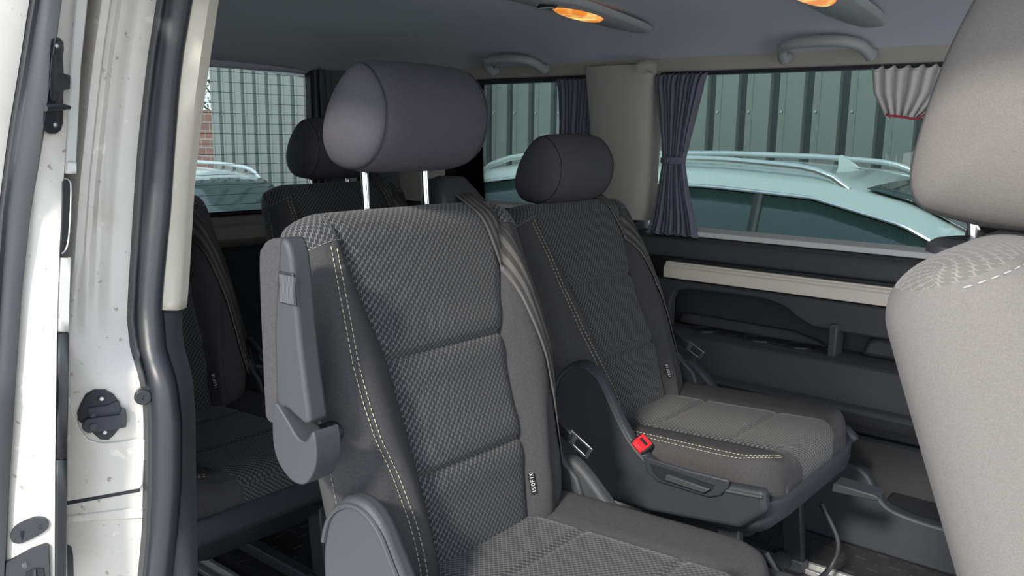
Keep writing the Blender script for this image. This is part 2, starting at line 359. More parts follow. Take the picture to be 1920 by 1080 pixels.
# cream upper trim
m = MB(); m.grid(grid_cols([sel(x, ks) for x in (mid(a_, a_, 0, -.05, .03), mid(a_, a_, 0, -.006, .012), a_, mid(a_, b_, .15, .006, -.004), mid(a_, b_, .85, .006, -.002), b_)])); trim(m, CREAM, solid=.004)
m = MB(); m.grid(grid_cols([sel(x, kl) for x in (mid(a_, a_, 0, -.05, .03), mid(a_, a_, 0, -.006, .012), a_, mid(a_, b_, .2, .004, -.004), mid(a_, b_, .85, .003, -.002), b_)])); trim(m, GREYP, solid=.004)
# black rubber door seal, two lobes
m = MB(); m.grid(grid_cols([b_, mid(b_, c_, .06, .010, -.006), mid(b_, c_, .3, .018, -.008), mid(b_, c_, .55, .016, -.008), mid(b_, c_, .72, .006, -.004), mid(b_, c_, .78, .004, -.004), mid(b_, c_, .9, .007, -.004), c_])); trim(m, RUBBER, solid=.006, angle=60)
# interior lining and outer body behind the seal
m = MB(); m.grid(grid_cols([mid(a_, a_, 0, -.05, .03), [(-1.3, ny(p[2], .67), p[2]) for p in a_], [(-2.72, ny(p[2], .67), p[2]) for p in a_]])); struct(m.build('wall_left', DGREY, solid=.01))
m = MB(); m.box((-1.95, .69, -.02), (1.6, .04, .3)); trim(m, DGREY)
# painted jamb with its pressed ridge and step
j = [c_, mid(c_, d_, .04, .002, 0), mid(c_, d_, .30, -.006, 0), mid(c_, d_, .42, -.006, 0), mid(c_, d_, .52, .0, -.002), mid(c_, d_, .62, .0, -.002), mid(c_, d_, .68, -.008, 0), mid(c_, d_, .78, -.008, 0), mid(c_, d_, .84, .004, -.003), mid(c_, d_, .95, .004, -.003), d_]
# below the pressed ridges the jamb runs flat: blend by row
flat = [interp(r, [(0, 0), (480, 0), (640, 1), (1200, 1)]) for r in ROWS]
for col, t in zip(j, (0, .04, .30, .42, .52, .62, .68, .78, .84, .95, 1)):
    f0 = mid(c_, d_, t)
    for i in range(len(ROWS)): col[i] = tuple(np.array(col[i]) * (1 - flat[i]) + np.array(f0[i]) * flat[i])
j.append(mid(d_, d_, 0, -.03, -.001)); j.append([(-2.75, ny(p[2], .495), p[2]) for p in d_])
m = MB(); m.grid(grid_cols(j)); jamb = struct(m.build('wall_jamb', WHITE, solid=.003, angle=60)); jamb.modifiers['s'].offset = 0
def chord(Tp, yp, Tq, yq, nrm):
    """a function px, py -> point on the surface spanned by two body lines, 'out' metres proud of it"""
    def f(px, py, out=0):
        E_ = []
        for T, yb in ((Tp, yp), (Tq, yq)):
            X0 = interp(py, T); y = yb
            for _ in range(4): y = ny(onY(X0, py, y)[2], yb)
            E_.append(onY(X0, py, y))
        P_, Q_ = E_; d = Q_ - P_; r = ray(px, py)
        # P + k d  =  r t   in plan
        A = np.array([[r[0], -d[0]], [r[1], -d[1]]]); t, k = np.linalg.solve(A, P_[:2])
        return CC + r * t + np.array(nrm) * out
    return f
_jp = chord(C_, .575, D_, .495, (.93, -.36, 0))
def jp(px, py, out=0): return _jp(px, py, out + .002)
def slab_px(poly, o0, o1, fn=jp):
    q = MB(); q.loft([[fn(x, y, out=o0) for x, y in poly], [fn(x, y, out=o1) for x, y in poly]]); return q
# raised pressed plate below the striker
pl = [(125, 740), (132, 745), (137, 770), (148, 800), (165, 822), (190, 829), (225, 826), (262, 820), (275, 822), (276, 860), (270, 862), (268, 905), (262, 914), (200, 925), (125, 938)]
trim(slab_px(pl, -.002, .004), WHITE, bevel=.002)
trim(slab_px([(125, 938), (262, 915), (262, 921), (125, 946)], -.001, .0005), BLACK)
trim(slab_px([(125, 965), (160, 962), (270, 948), (276, 956), (270, 970), (160, 976), (125, 978)], -.002, .003), WHITE, bevel=.0025)
trim(slab_px([(126, 1020), (134, 1024), (137, 1040), (138, 1090), (126, 1090)], -.002, .002), DGREY, bevel=.001)

# sliding door standing open, its front edge
e_r = [(-80, 145), (0, 165), (125, 152), (250, 140), (325, 143), (326, 134), (482, 120), (484, 134), (620, 130), (622, 127), (1150, 124)]
E_L = [(-80, 147), (0, 139), (300, 121), (480, 111), (620, 107), (860, 104), (1080, 103), (1150, 102)]
F_L = [(-80, 125), (0, 111), (125, 97), (250, 80), (400, 54), (540, 38), (700, 27), (900, 15), (1080, 9), (1150, 6)]
G_L = [(-80, 78), (0, 62), (125, 43), (250, 22), (400, 3), (540, -8), (700, -18), (900, -32), (1080, -45), (1150, -50)]
el = col_curve(E_L, .452, ROWS); fl = col_curve(F_L, .415, ROWS); gl = col_curve(G_L, .392, ROWS)
ol = mid(gl, gl, 0, .004, -.006); oo = [(p[0] - .01, p[1] - .05, p[2]) for p in ol]
ob = [(-2.3, ny(p[2], .34), p[2]) for p in ol]; eb = [(-2.3, ny(p[2], .462), p[2]) for p in el]
m = MB(); m.grid(grid_cols([el, mid(el, fl, .03, .003, 0), mid(el, fl, .6, .004, 0), fl, mid(fl, gl, .5, -.014, 0), mid(gl, gl, 0, -.01, 0), ol, mid(ol, oo, .5, .004, 0), oo, ob, eb]), cv=True)
door = struct(m.build('door_1', WHITE, angle=35))
m = MB(); m.grid(grid_cols([mid(fl, fl, 0, -.006, .001), mid(fl, gl, .12, .010, -.002), mid(fl, gl, .35, .013, -.003), mid(fl, gl, .6, .006, -.003), mid(fl, gl, .72, .004, -.003), mid(fl, gl, .88, .009, -.004), mid(gl, gl, 0, -.004, -.002)])); m.build('weatherstrip', RUBBER, door, solid=.004, angle=60)
def strip_px(T0, T1, rows, yb0, yb1, name, mt, dx=0):
    p = col_curve(T0, yb0, rows); q = col_curve(T1, yb1, rows)
    g = MB(); g.grid(grid_cols([mid(p, p, 0, -.012, .0), p, mid(p, q, .15, .003 + dx, 0), mid(p, q, .85, .003 + dx, 0), q, mid(q, q, 0, -.012, .002)])); return g.build(name, mt, door, solid=.003)
LGREYP = mat('light_grey_door_trim', (.50, .50, .47), .5)
strip_px(E_L, [(-80, 170), (0, 165), (125, 152), (250, 146), (310, 143)], [-80, 0, 60, 125, 190, 250, 300, 308], .452, .468, 'door_trim', LGREYP)
strip_px(E_L, [(300, 143), (330, 143)], [304, 311, 318, 325], .452, .466, 'door_trim', LGREYP, .003)
strip_px([(400, 112), (482, 111), (620, 107)], [(482, 134), (620, 130)], [483, 520, 560, 600, 621], .452, .466, 'door_trim', LGREYP)
strip_px([(620, 107), (860, 104), (1080, 103), (1150, 102)], [(625, 130), (860, 126), (1080, 124), (1150, 124)], [625, 700, 780, 859], .452, .466, 'door_lining', BLACK)
strip_px([(620, 107), (860, 104), (1080, 103), (1150, 102)], [(625, 130), (860, 126), (1080, 124), (1150, 124)], [862, 930, 1000, 1080, 1150], .452, .466, 'door_lining', BLACK)
# dark slot opening in the door trim and its bright bead
_dp = chord(E_L, .452, F_L, .415, (.95, -.3, 0)); _dt = chord([(-80, 170), (0, 165), (125, 152), (250, 143), (482, 134), (620, 130), (1150, 124)], .468, E_L, .452, (.95, -.3, 0))
def dp(px, py, out=0, yb=.44):
    return (_dt if yb > .45 else _dp)(px, py, out + .0045)
q = slab_px([(116, 340), (124, 334), (129, 340), (130, 360), (127, 440), (122, 465), (115, 474), (113, 470)], -.01, .002, lambda x, y, out: dp(x, y, out, .458)); q.build('door_slot', BLACK, door, bevel=.001)
q = MB(); q.tube([dp(x, y, .003, .458) for x, y in smoothpts([(120, 334), (128, 338), (132, 350), (131, 400), (128, 445), (123, 466), (115, 475)], 4)], .0011, 6); q.build('slot_bead', STEEL, door)

# upper latch plate on the door edge
def poly_round(pts, n=4): return smoothpts(pts, n, closed=True)
DP = lambda x, y, out: dp(x, y, out, .436)
latch = thing('door_guide_bracket', 'black bracket with two screws and a guide pin high on the open door edge', 'bracket', tuple(dp(105, 165, 0, .436)))
LO = tuple(dp(105, 165, 0, .436))
q = slab_px([(95, 74), (103, 70), (112, 72), (118, 80), (119, 92), (117, 104), (118, 130), (119, 142), (120, 160), (117, 180), (117, 200), (117, 232), (113, 244), (104, 251), (92, 251), (84, 246), (79, 236), (80, 205), (86, 190), (90, 150), (92, 100), (93, 84)], -.002, .004, DP); q.build('back_plate', BLACK, latch, bevel=.0012, off=LO)
q = slab_px([(95, 103), (104, 103), (106, 128), (112, 136), (122, 140), (130, 142), (129, 168), (118, 170), (104, 172), (103, 190), (95, 192), (92, 180), (92, 140)], .003, .010, DP); q.build('bracket_arm', BLACK, latch, bevel=.0012, off=LO)
q = MB(); q.cyl(dp(82, 203, .012, .436), dp(118, 201, .014, .440), .0042, 16); q.cyl(dp(117, 201, .014, .440), dp(127, 202, .015, .442), .0034, 16, .0028); q.build('guide_pin', BLACK, latch, off=LO)
for py in (87, 234):
    for i, r in ((0, .0042), (1, .0022)):
        q = MB(); c = dp(104 if py < 100 else 101, py, .004 + i * .0012, .436); q.cyl(c, c + np.array([.0014, 0, 0]), r, 20); q.build('screw' if i == 0 else 'screw_socket', DGREY if i == 0 else STEEL, latch, off=LO)

# striker / roller catch on the jamb
SO = tuple(jp(192, 775))
st = thing('door_striker', 'dark metal catch plate with riveted strap on the white door jamb', 'latch', SO)
pl = [(160, 738), (175, 729), (197, 729), (212, 738), (223, 752), (224, 765), (233, 770), (231, 795), (222, 803), (212, 815), (203, 823), (187, 822), (176, 812), (160, 797), (146, 787), (144, 773), (150, 757)]
q = slab_px(pl, -.001, .004); q.build('catch_plate', BLACK, st, bevel=.0015, off=SO)
q = slab_px([(163, 762), (200, 757), (222, 748), (225, 760), (229, 762), (228, 780), (165, 783)], .003, .0065); q.build('raised_plate', DGREY, st, bevel=.0015, off=SO)
q = slab_px([(155, 787), (162, 781), (180, 778), (222, 773), (226, 761), (234, 762), (236, 776), (235, 796), (222, 799), (180, 805), (166, 807), (156, 803), (152, 795)], .007, .012); q.build('strap', DGREY, st, bevel=.0012, off=SO)
for px, py, r, o in ((190, 745, .0052, .005), (196, 808, .0052, .005), (174, 795, .0062, .013), (174, 776, .004, .007)):
    q = MB(); c = jp(px, py, out=o - .002); n_ = np.array([.94, -.33, 0]); q.cyl(c, c + n_ * .003, r, 20, r * .8); q.build('rivet', DGREY, st, off=SO)
    if py in (745, 808):
        q = MB(); q.cyl(c + n_ * .003, c + n_ * .0036, r * .5, 8); q.build('screw', STEEL, st, off=SO)
# rubber bump stop
BO = tuple(jp(262, 738))
bs = thing('bump_stop', 'round black rubber buffer beside the door seal', 'buffer', BO)
c = jp(268, 739); n_ = np.array([.9, -.43, 0]); n_ /= np.linalg.norm(n_)
q = MB(); q.cyl(c - n_ * .004, c + n_ * .012, .0105, 32, .0125); q.build('buffer_body', RUBBER, bs, bevel=.001, off=BO)
q = MB(); q.cyl(c + n_ * .012, c + n_ * .0155, .0118, 32, .0105); q.build('buffer_face', BLACK, bs, bevel=.001, off=BO)
q = MB(); q.tube([c + n_ * .0158 + np.array([0, math.cos(a) * .003, math.sin(a) * .003]) for a in np.linspace(0, 6, 12)], .0006, 6); q.build('buffer_mark', DGREY, bs, off=BO)
# child lock oval and lower latch on the door edge
LP = lambda x, y, out: dp(x, y, out, .436)
LO = tuple(dp(55, 990, 0, .436))
lk = thing('lock_plate', 'black oval lock plate with key slot on the white door edge', 'lock', LO)
ov = [(23, 990), (35, 979), (60, 968), (75, 966), (86, 970), (90, 980), (86, 990), (70, 1001), (45, 1013), (32, 1016), (22, 1012), (19, 1002)]
q = slab_px(poly_round(ov, 3), -.002, .0035, LP); q.build('oval_plate', BLACK, lk, bevel=.001, off=LO)
for px, py, r in ((41, 998, .0044), (75, 983, .0032)):
    q = MB(); c = LP(px, py, .0035); q.tube([c + np.array([.0004, math.cos(a) * r, math.sin(a) * r]) for a in np.linspace(0, 2 * math.pi, 24)[:-1]], .0005, 6, closed=True); q.build('lock_ring', DGREY, lk, off=LO)
q = slab_px([(36, 992), (44, 991), (42, 1008), (40, 1008)], .0030, .0041, LP); q.build('key_slot', mat('deep_black', (.003, .003, .004), .8), lk, off=LO)
LO = tuple(dp(50, 1060, 0, .436))
lt = thing('door_latch', 'black door latch housing at the foot of the door edge', 'latch', LO)
q = slab_px([(10, 1051), (60, 1024), (86, 1015), (91, 1018), (93, 1080), (93, 1150), (5, 1150)], -.002, .005, LP); q.build('latch_housing', BLACK, lt, bevel=.0015, off=LO)
q = slab_px([(47, 1068), (64, 1060), (80, 1060), (82, 1075), (82, 1150), (40, 1150)], .004, .0058, LP); q.build('latch_mouth', mat('latch_dark', (.006, .007, .009), .7), lt, off=LO)
q = slab_px([(62, 1062), (66, 1062), (68, 1150), (62, 1150)], .005, .008, LP); q.build('latch_claw', DGREY, lt, off=LO)
q = MB(); c = LP(46, 1054, .005); q.cyl(c, c + np.array([.002, 0, 0]), .0044, 8); q.build('star_screw', STEEL, lt, off=LO)

# ------------------------------------------------------------------ the seats
HWT = [(0, .235), (.1, .25), (.5, .255), (.85, .250), (1, .245)]
UIT = [(0, .100), (.1, .112), (.3, .124), (.5, .130), (.62, .136), (.70, .150), (.80, .168), (.90, .180), (1, .19)]
UST = [(0, .150), (.12, .150), (.22, .157), (.32, .172), (.42, .186), (.55, .192), (.75, .195), (.9, .198), (1, .2)]
UST_SLIM = [(0, .138), (.1, .140), (.2, .147), (.33, .168), (.45, .188), (.6, .200), (.9, .208), (1, .2)]
UST_WIDE = [(0, .165), (.10, .165), (.22, .172), (.33, .188), (.42, .208), (.50, .216), (.60, .219), (.75, .214), (.9, .206), (1, .2)]
WB = -.105
class Back:
    """upholstered backrest; t 0..1 bottom to top, u across, returns (w forward, u, v up)"""
    def __init__(s, V=.545, VB=-.085, hs=1.0, side=0): s.V = V; s.VB = VB; s.hs = hs; s.cd = .028
    def vv(s, u, t):
        a = abs(u); vb = s.VB + .10 * max(0, (a - .12) / .13) ** 2.2; vt = s.V - s.cd * max(0, (a - .17) / .085) ** 2.2
        return vb + (vt - vb) * t
    def front(s, u, t):
        a = abs(u); ui = interp(t, UIT); us = interp(t, UST) ; hw = interp(t, HWT)
        hb = interp(t, [(0, .022), (.15, .034), (.5, .034), (.75, .022), (.92, .008), (1, .004)])
        lum = .012 * math.exp(-((t - .30) / .22) ** 2) 
        if a <= ui:
            w = lum + .004 * (1 - (a / ui) ** 2)
            v = s.vv(u, t)
            for v0 in (.118, .308): w -= .0075 * math.exp(-((v - v0) / .0055) ** 2); w += .003 * math.exp(-((abs(v - v0) - .03) / .02) ** 2)
            w -= .006 * math.exp(-((ui - a) / .005) ** 2)
        elif a <= us:
            q = (a - ui) / (us - ui); w = lum * (1 - q) + hb * math.sin(math.pi * .5 * min(1, q * 1.35)) ** 1.2 - .006 * math.exp(-((a - ui) / .005) ** 2)
            w -= .15 * hb * max(0, (q - .75) / .25) ** 2
        else:
            p = min(1, (a - us) / max(1e-6, hw - us)); w0 = .85 * hb
            if p > .995: return -.055
            w = w0 - (w0 + .055) * (1 - math.sqrt(max(0, 1 - (p * .985) ** 2.2))) if p > 0 else w0
            w -= .002 * math.exp(-(p / .06) ** 2)
        return w
    def backw(s, u, t):
        a = abs(u); hw = interp(t, HWT); p = max(0, (a - (hw - .05)) / .05); return -.055 + (WB + .055) * math.sqrt(max(0, 1 - min(1, p) ** 2))
    def ef(s, t):
        tt = .915; e = 1
        if t > tt: e = math.sqrt(max(0, 1 - ((t - tt) / (1 - tt)) ** 2.3))
        if t < .10: e = math.sqrt(max(0, 1 - ((.10 - t) / .10) ** 2.4))
        return e
    def P(s, u, t, front=True, lift=0):
        w = (s.front(u, t) if front else s.backw(u, t)); e = s.ef(t); w = -.05 + (w + .05) * e
        return np.array([w + lift, u, s.vv(u, t)])
    def rows(s): 
        return [0] + [.1 * (1 - math.cos(k / 8 * math.pi / 2)) for k in range(1, 8)] + list(np.linspace(.1, .915, 116)) + [.915 + .085 * math.sin(k / 12 * math.pi / 2) for k in range(1, 13)]
    def columns(s, t):
        ui, us, hw = interp(t, UIT), interp(t, UST), interp(t, HWT)
        h = [0, ui * .3, ui * .6, ui * .85, ui - .006, ui - .002, ui, ui + .003, ui + .008] + [ui + .008 + (us - ui - .008) * k / 6 for k in range(1, 7)] + [us + .002] + [us + (hw - us) * math.sin(k / 7 * math.pi / 2) for k in range(1, 8)]
        return [-x for x in h[:0:-1]] + h
    def build(s, X, parent, off, plain, insert, pname='backrest', tcut=.925):
        R = s.rows(); nh = 23; gi = MB(); gp = MB()
        G = []
        for t in R:
            C = s.columns(t); G.append([(X @ Vector(s.P(u, t))) for u in C])
        C0 = s.columns(.5); n = len(C0); c0 = n // 2; k_ins = 6
        def arcs(rows_, c):
            A = []
            for r_ in rows_:
                d = [0]
                for p, q in zip(r_, r_[1:]): d.append(d[-1] + (q - p).length)
                A.append([x - d[c] for x in d])
            return A
        AU = arcs(G, c0); AV = [0]
        for p, q in zip(G, G[1:]): AV.append(AV[-1] + (q[c0] - p[c0]).length)
        def add(g, rows, cols):
            for (i0, i1) in rows:
                for (j0, j1) in cols:
                    P = [[G[i][jj] for jj in range(j0, j1 + 1)] for i in range(i0, i1 + 1)]
                    UV = [[(AU[i][jj], AV[i]) for jj in range(j0, j1 + 1)] for i in range(i0, i1 + 1)]
                    g.grid(P, uv=UV)
        itop = next(i for i, t in enumerate(R) if t > tcut); nR = len(R) - 1
        add(gi, [(0, itop)], [(c0 - k_ins, c0 + k_ins)]); add(gi, [(itop, nR)], [(0, n - 1)])
        add(gp, [(0, itop)], [(0, c0 - k_ins), (c0 + k_ins, n - 1)])
        # rear skin
        BK = []
        for t in R:
            hw = interp(t, HWT); us = [hw * math.sin(k / 10 * math.pi / 2) for k in range(-10, 11)]
            BK.append([X @ Vector(s.P(u, t, False)) for u in us])
        gp.grid(BK[:itop + 1]); BA = arcs(BK, 10); gi.grid(BK[itop:], uv=[[(x, 2 * AV[-1] - AV[itop + k]) for x in r_] for k, r_ in enumerate(BA[itop:])])
        o1 = gp.build(pname, plain, parent, off=off, angle=70)
        o2 = gi.build('backrest_insert', insert, parent, off=off, angle=70)
        return o1, o2
def dashes(g, P, r=.0007, L=.0058, gap=.0028):
    P = [np.array(p) for p in P]; d = [0]
    for a, b in zip(P, P[1:]): d.append(d[-1] + np.linalg.norm(b - a))
    at = lambda s: np.array([np.interp(s, d, [p[k] for p in P]) for k in range(3)])
    s = 0
    while s + L < d[-1]:
        a, b = at(s), at(s + L); g.tube([a, a * .8 + b * .2, a * .2 + b * .8, b], [r * .4, r, r, r * .4], 5); s += L + gap
PROFH = poly_round([(-.020, .010), (-.036, .050), (-.018, .100), (.014, .142), (.052, .169), (.084, .164), (.112, .132), (.124, .088), (.110, .038), (.075, .004), (.028, -.005)], 4)
def headrest_loft(w=.147, cheek=False, seam=.118):
    cx, cz = .045, .085; rings = []
    st = [0, .03, .06, .09, .105, seam - .004, seam, seam + .003] if not cheek else [seam, seam + .002, seam + .007, seam + .013, seam + .019, seam + .024, w - .001]
    def sc(u):
        if u <= seam: s_ = 1 - .03 * (u / seam) ** 2 - .05 * max(0, (u - .08) / (seam - .08)) ** 2
        else:
            q = (u - seam) / (w - seam); s_ = .92 * math.sqrt(max(0, 1 - q ** 1.7))
        if abs(u - seam) < .0015: s_ -= .012
        return s_
    return st, sc, cx, cz
PROFBIG = poly_round([(-.012, .004), (-.034, .012), (-.042, .04), (-.036, .10), (-.022, .16), (.0, .205), (.05, .232), (.10, .22), (.135, .17), (.145, .10), (.135, .04), (.10, .008), (.04, .0)], 4)
HP = [PROFH]
def ring_head(u, s_, cx, cz): return [(cx + (p[0] - cx) * s_, u, cz + (p[1] - cz) * s_) for p in HP[0]]
def make_headrest(X, parent, off, m1, gap):
    w, seam = .150, .114
    _, sc, cx, cz = headrest_loft(w, seam=seam)
    us = [-seam, -seam + .003, -.105, -.09, -.06, -.03, 0, .03, .06, .09, .105, seam - .003, seam]
    g = MB(); g.grid([[X @ (Vector(p)) for p in ring_head(u, sc(abs(u)), cx, cz)] for u in us], cv=True)
    h = g.build('headrest', m1, parent, off=off, angle=60)
    for sg in (-1, 1):
        st = [seam, seam + .0025] + [seam + (w - seam) * math.sin(k / 7 * math.pi / 2) for k in range(1, 8)]
        rg = [[X @ Vector(p) for p in ring_head(sg * u, max(sc(u), .004), cx, cz)] for u in st]
        g = MB(); g.grid(rg, cv=True); g.cap(rg[-1]); c = g.build('headrest_side', m1, h, off=off, angle=60)
        g = MB(); dash_r = [X @ Vector(p) for p in ring_head(sg * (seam), sc(seam) + .012, cx, cz)]
        g.tube(dash_r, .0011, 6, closed=True); g.build('headrest_piping', BLACK, h, off=off)
    return h
def text_mesh(g, s, size, X, th=.0004):
    """simple stroke letters"""
    G = {'I': [[(.5, 0), (.5, 1)]], 'S': [[(.9, .9), (.5, 1), (.15, .8), (.3, .55), (.7, .45), (.85, .2), (.5, 0), (.1, .1)]], 'O': [[(.5, 0), (.1, .25), (.1, .75), (.5, 1), (.9, .75), (.9, .25), (.5, 0)]], 'F': [[(.15, 0), (.15, 1), (.85, 1)], [(.15, .5), (.7, .5)]], 'X': [[(.1, 0), (.9, 1)], [(.1, 1), (.9, 0)]]}
    x = 0
    for ch in s:
        wd = .35 if ch == 'I' else .75
        for st in G[ch]:
            pts = [X @ Vector((0, (x + (p[0] if ch != 'I' else .5) * wd) * size, p[1] * size)) for p in st]
            g.tube(pts, size * .085, 5)
        x += wd + .25
    return x * size

def make_seat(name, label, loc, a_deg, V=.545, gap=.06, armrest=True, plain=None, insert=None, headm=None, group=None, wing=True, detail=True, rz=0, near_belt=False, buckle=True, pedestal=True, L=.457, rc=.085, ust=None, hr_u=.0, isofix=True, belt=True, big=False):
    HP[0] = PROFBIG if big else PROFH; UST[:] = ust or UST_SLIM
    plain = plain or PLAIN; insert = insert or INSERT; headm = headm or HEADC
    root = thing(name, label, 'seat', loc, rz, group)
    a = math.radians(a_deg); B = Back(V); B.cd = .012 if big else .028
    # w,u,v -> local xyz : recline about the base
    X = Matrix.Translation((0, 0, .42)) @ Matrix.Rotation(-a, 4, 'Y')      # w->x, v->z leaning back
    br, bi = B.build(X, root, None, plain, insert, tcut=.968 if big else .925)
    # double stitching down both bolsters
    for dd in ((-.0045, .0045) if not big else ()):
        g = MB(); dashes(g, [X @ Vector(B.P(-(interp(t, UST) + dd), t, True, .0012)) for t in np.linspace(.07, .915, 80)]); g.build('stitching', THREAD, br)
    for sg in ((-1, 1) if not big else ()):
        g = MB(); dashes(g, [X @ Vector(B.P(sg * (interp(t, HWT) - .0005), t, True, .001) + np.array([0, sg * .0012, 0])) for t in np.linspace(.1, .9, 60)], r=.0005); g.build('edge_stitching', THREADG, br)
    for sg in (-1, 1):
        g = MB(); dashes(g, [X @ Vector(B.P(sg * u, .966 if big else .923, True, .0008)) for u in np.linspace(.19, .245, 20)], r=.0006); g.build('top_stitching', THREADG, br)
    if isofix:
        # small woven tag beside the insert, lettering reading upwards
        t0 = .16; u0 = interp(t0, UIT) + .007
        P0 = np.array(B.P(u0, t0, True, .006)); TX = X @ Matrix.Translation(P0) @ Matrix.Rotation(math.radians(-32), 4, 'Z')
        g = MB(); g.box((.0, 0, .016), (.0016, .011, .036)); tg = g.build('isofix_tag', LABELM, root, xf=TX)
        g = MB(); text_mesh(g, 'ISOFIX', .0068, TX @ Matrix.Translation((.0012, .0035, .0015)) @ Matrix.Rotation(math.radians(90), 4, 'X')); g.build('tag_lettering', LETTER, tg)
    # headrest, posts, collars
    top = X @ Vector((-.072, 0, V)); HX = Matrix.Translation((top.x, 0, top.z + gap)) @ Matrix.Rotation(math.radians(4) if big else -a * .25, 4, 'Y')
    hr = make_headrest(HX, root, None, headm, gap)
    for sg in (-1, 1):
        p0 = X @ Vector((-.068, sg * .069, V - .03)); p1 = HX @ Vector((0.004, sg * .069, .03))
        g = MB(); g.tube(smoothpts([p0, p0 * .5 + p1 * .5, p1], 4), .0064, 16); g.build('headrest_post', CHROME, root)
        c = X @ Vector((-.068, sg * .069, V - .004)) + Vector((0, 0, -.002 if big else 0)); kc = 1.4 if big else 1; g = MB()
        rr = lambda r, z: [c + Vector((kc * r * 1.15 * math.cos(q * math.pi / 12), kc * r * 1.5 * math.sin(q * math.pi / 12), z)) for q in range(24)]
        g.grid([rr(.019, -.004), rr(.0185, .002), rr(.015, .0055), rr(.009, .0075), rr(.005, .0078)], cv=True); g.cap(rr(.005, .0078)); g.build('post_collar', BLACK, root)
    # ---- cushion
    x0 = -.05
    def chw(t): 
        x = t * (L - x0); d = (L - x0) - x
        h = .252
        if d < rc: h -= rc - math.sqrt(max(0, rc ** 2 - (rc - d) ** 2))
        return h
    def cz(u, t):
        au = abs(u); hw = chw(t); ui = .132
        z = .392 + .030 * t
        if au <= ui:
            z += .002 - .006 * math.exp(-((ui - au) / .005) ** 2)
            x = t * (L - x0)
            for xs_ in (.17, .36): z -= .006 * math.exp(-((x - xs_) / .006) ** 2)
        else:
            q = (au - ui) / (.252 - ui); z += .014 * math.sin(math.pi * min(1, q * 1.2) * .5) ** 1.5 * (1 - .3 * t) - .006 * math.exp(-((au - ui) / .005) ** 2)
        d = hw - au; r = .034
        if d < r: z -= r - math.sqrt(max(0, r * r - (r - max(d, 0)) ** 2))
        return z
    def CP(u, t, lift=0):
        x = x0 + t * (L - x0); z = cz(u, t); d = (1 - t) * (L - x0); r = .045
        if d < r: z -= r - math.sqrt(max(0, r * r - (r - d) ** 2))
        return (x, u, z + lift)
    ts = list(np.linspace(0, .90, 70)) + [.90 + .10 * math.sin(k / 16 * math.pi / 2) for k in range(1, 17)]
    ts[-1] = .9999
    hh = lambda t: [0, .04, .08, .11, .125, .130, .132, .135, .140, .16, .18, .20, .218] 
    def ccols(t):
        hw = chw(t); k = min(1, (hw - .002) / .25); h = [x * min(1, hw / .252) if hw < .252 else x for x in hh(t)] 
        b = h[-1]; h = h + [b + (hw - b) * math.sin(i / 7 * math.pi / 2) for i in range(1, 8)]
        return [-x for x in h[:0:-1]] + h
    G = [[CP(u, t) for u in ccols(t)] for t in ts]; n = len(G[0]); c0 = n // 2
    gi, gp = MB(), MB()
    def addc(g, i0, i1, j0, j1):
        g.grid([[G[i][jj] for jj in range(j0, j1 + 1)] for i in range(i0, i1 + 1)], uv=[[(ccols(ts[i])[jj], ts[i] * .55 + (.05*(max(0, ts[i]-.93)/.07))) for jj in range(j0, j1 + 1)] for i in range(i0, i1 + 1)])
    N = len(ts) - 1
    addc(gi, 0, N, c0 - 6, c0 + 6); addc(gp, 0, N, 0, c0 - 6); addc(gp, 0, N, c0 + 6, n - 1)
    # side wall, swept around the edge
    edge = [G[i][0] for i in range(N + 1)] + [G[N][jj] for jj in range(1, n)] + [G[i][n - 1] for i in range(N - 1, -1, -1)]
    kf0, kf1 = N + (c0 - 6), N + (c0 + 6)
    def down(P, k): 
        out_ = []
        for p in P:
            zt = p[2]; zb = .315 + .02 * (p[0] / .5); s_ = 1 + [.0, .006, .006, -.01, -.03][k] ; f = [0, .35, .7, .95, 1][k]
            out_.append((p[0] * s_ if p[0] > .3 else p[0], p[1] * s_, zt + (zb - zt) * f))
        return out_
    W_ = [down(edge, k) for k in range(5)]
    gs = MB(); 
    for (q0, q1, g) in ((0, kf0, gp), (kf0, kf1, gi), (kf1, len(edge) - 1, gp)):
        g.grid([[w[k] for k in range(q0, q1 + 1)] for w in W_], uv=[[(w[k][1], .55 + .02 * i) for k in range(q0, q1 + 1)] for i, w in enumerate(W_)])
    cu = gp.build('seat_cushion', plain, root, angle=70); gi.build('cushion_insert', insert, root, angle=70)
    for dd in (0, .010):
        g = MB(); dashes(g, [CP(-u, t, .0012) for u, t in smoothpts([(.222 + dd, .22), (.226 + dd, .5), (.228 + dd, .8), (.222 + dd * .8, .88), (.195 + dd * .5, .935 + dd), (.15, .955 + dd * .8)], 10)]); g.build('cushion_stitching', THREAD, cu)
    if detail:
        g = MB(); dashes(g, [CP(u, t, .0008) for u, t in smoothpts([(.243, .05), (.246, .3), (.247, .6), (.246, .82)], 10)], r=.0005); g.build('cushion_edge_stitching', THREADG, cu)
    # ---- plastic shell under the cushion
    def shell_ring(x, hw, zt, zb): return [(x, -hw, zt), (x, -hw * .99, zb + .02), (x, -hw * .90, zb), (x, hw * .90, zb), (x, hw * .99, zb + .02), (x, hw, zt)]
    g = MB(); st_ = [(-.12, .25, .37, .27), (.0, .258, .35, .262), (.2, .262, .345, .258), (L - .077, .264, .36, .266), (L - .024, .257, .354, .276), (L - .004, .242, .350, .290), (L + .008, .20, .345, .300), (L + .013, .13, .340, .305)]
    g.loft([shell_ring(*q) for q in st_]); g.build('base_shell', DGREY, root, bevel=.006, seg=3, angle=50)
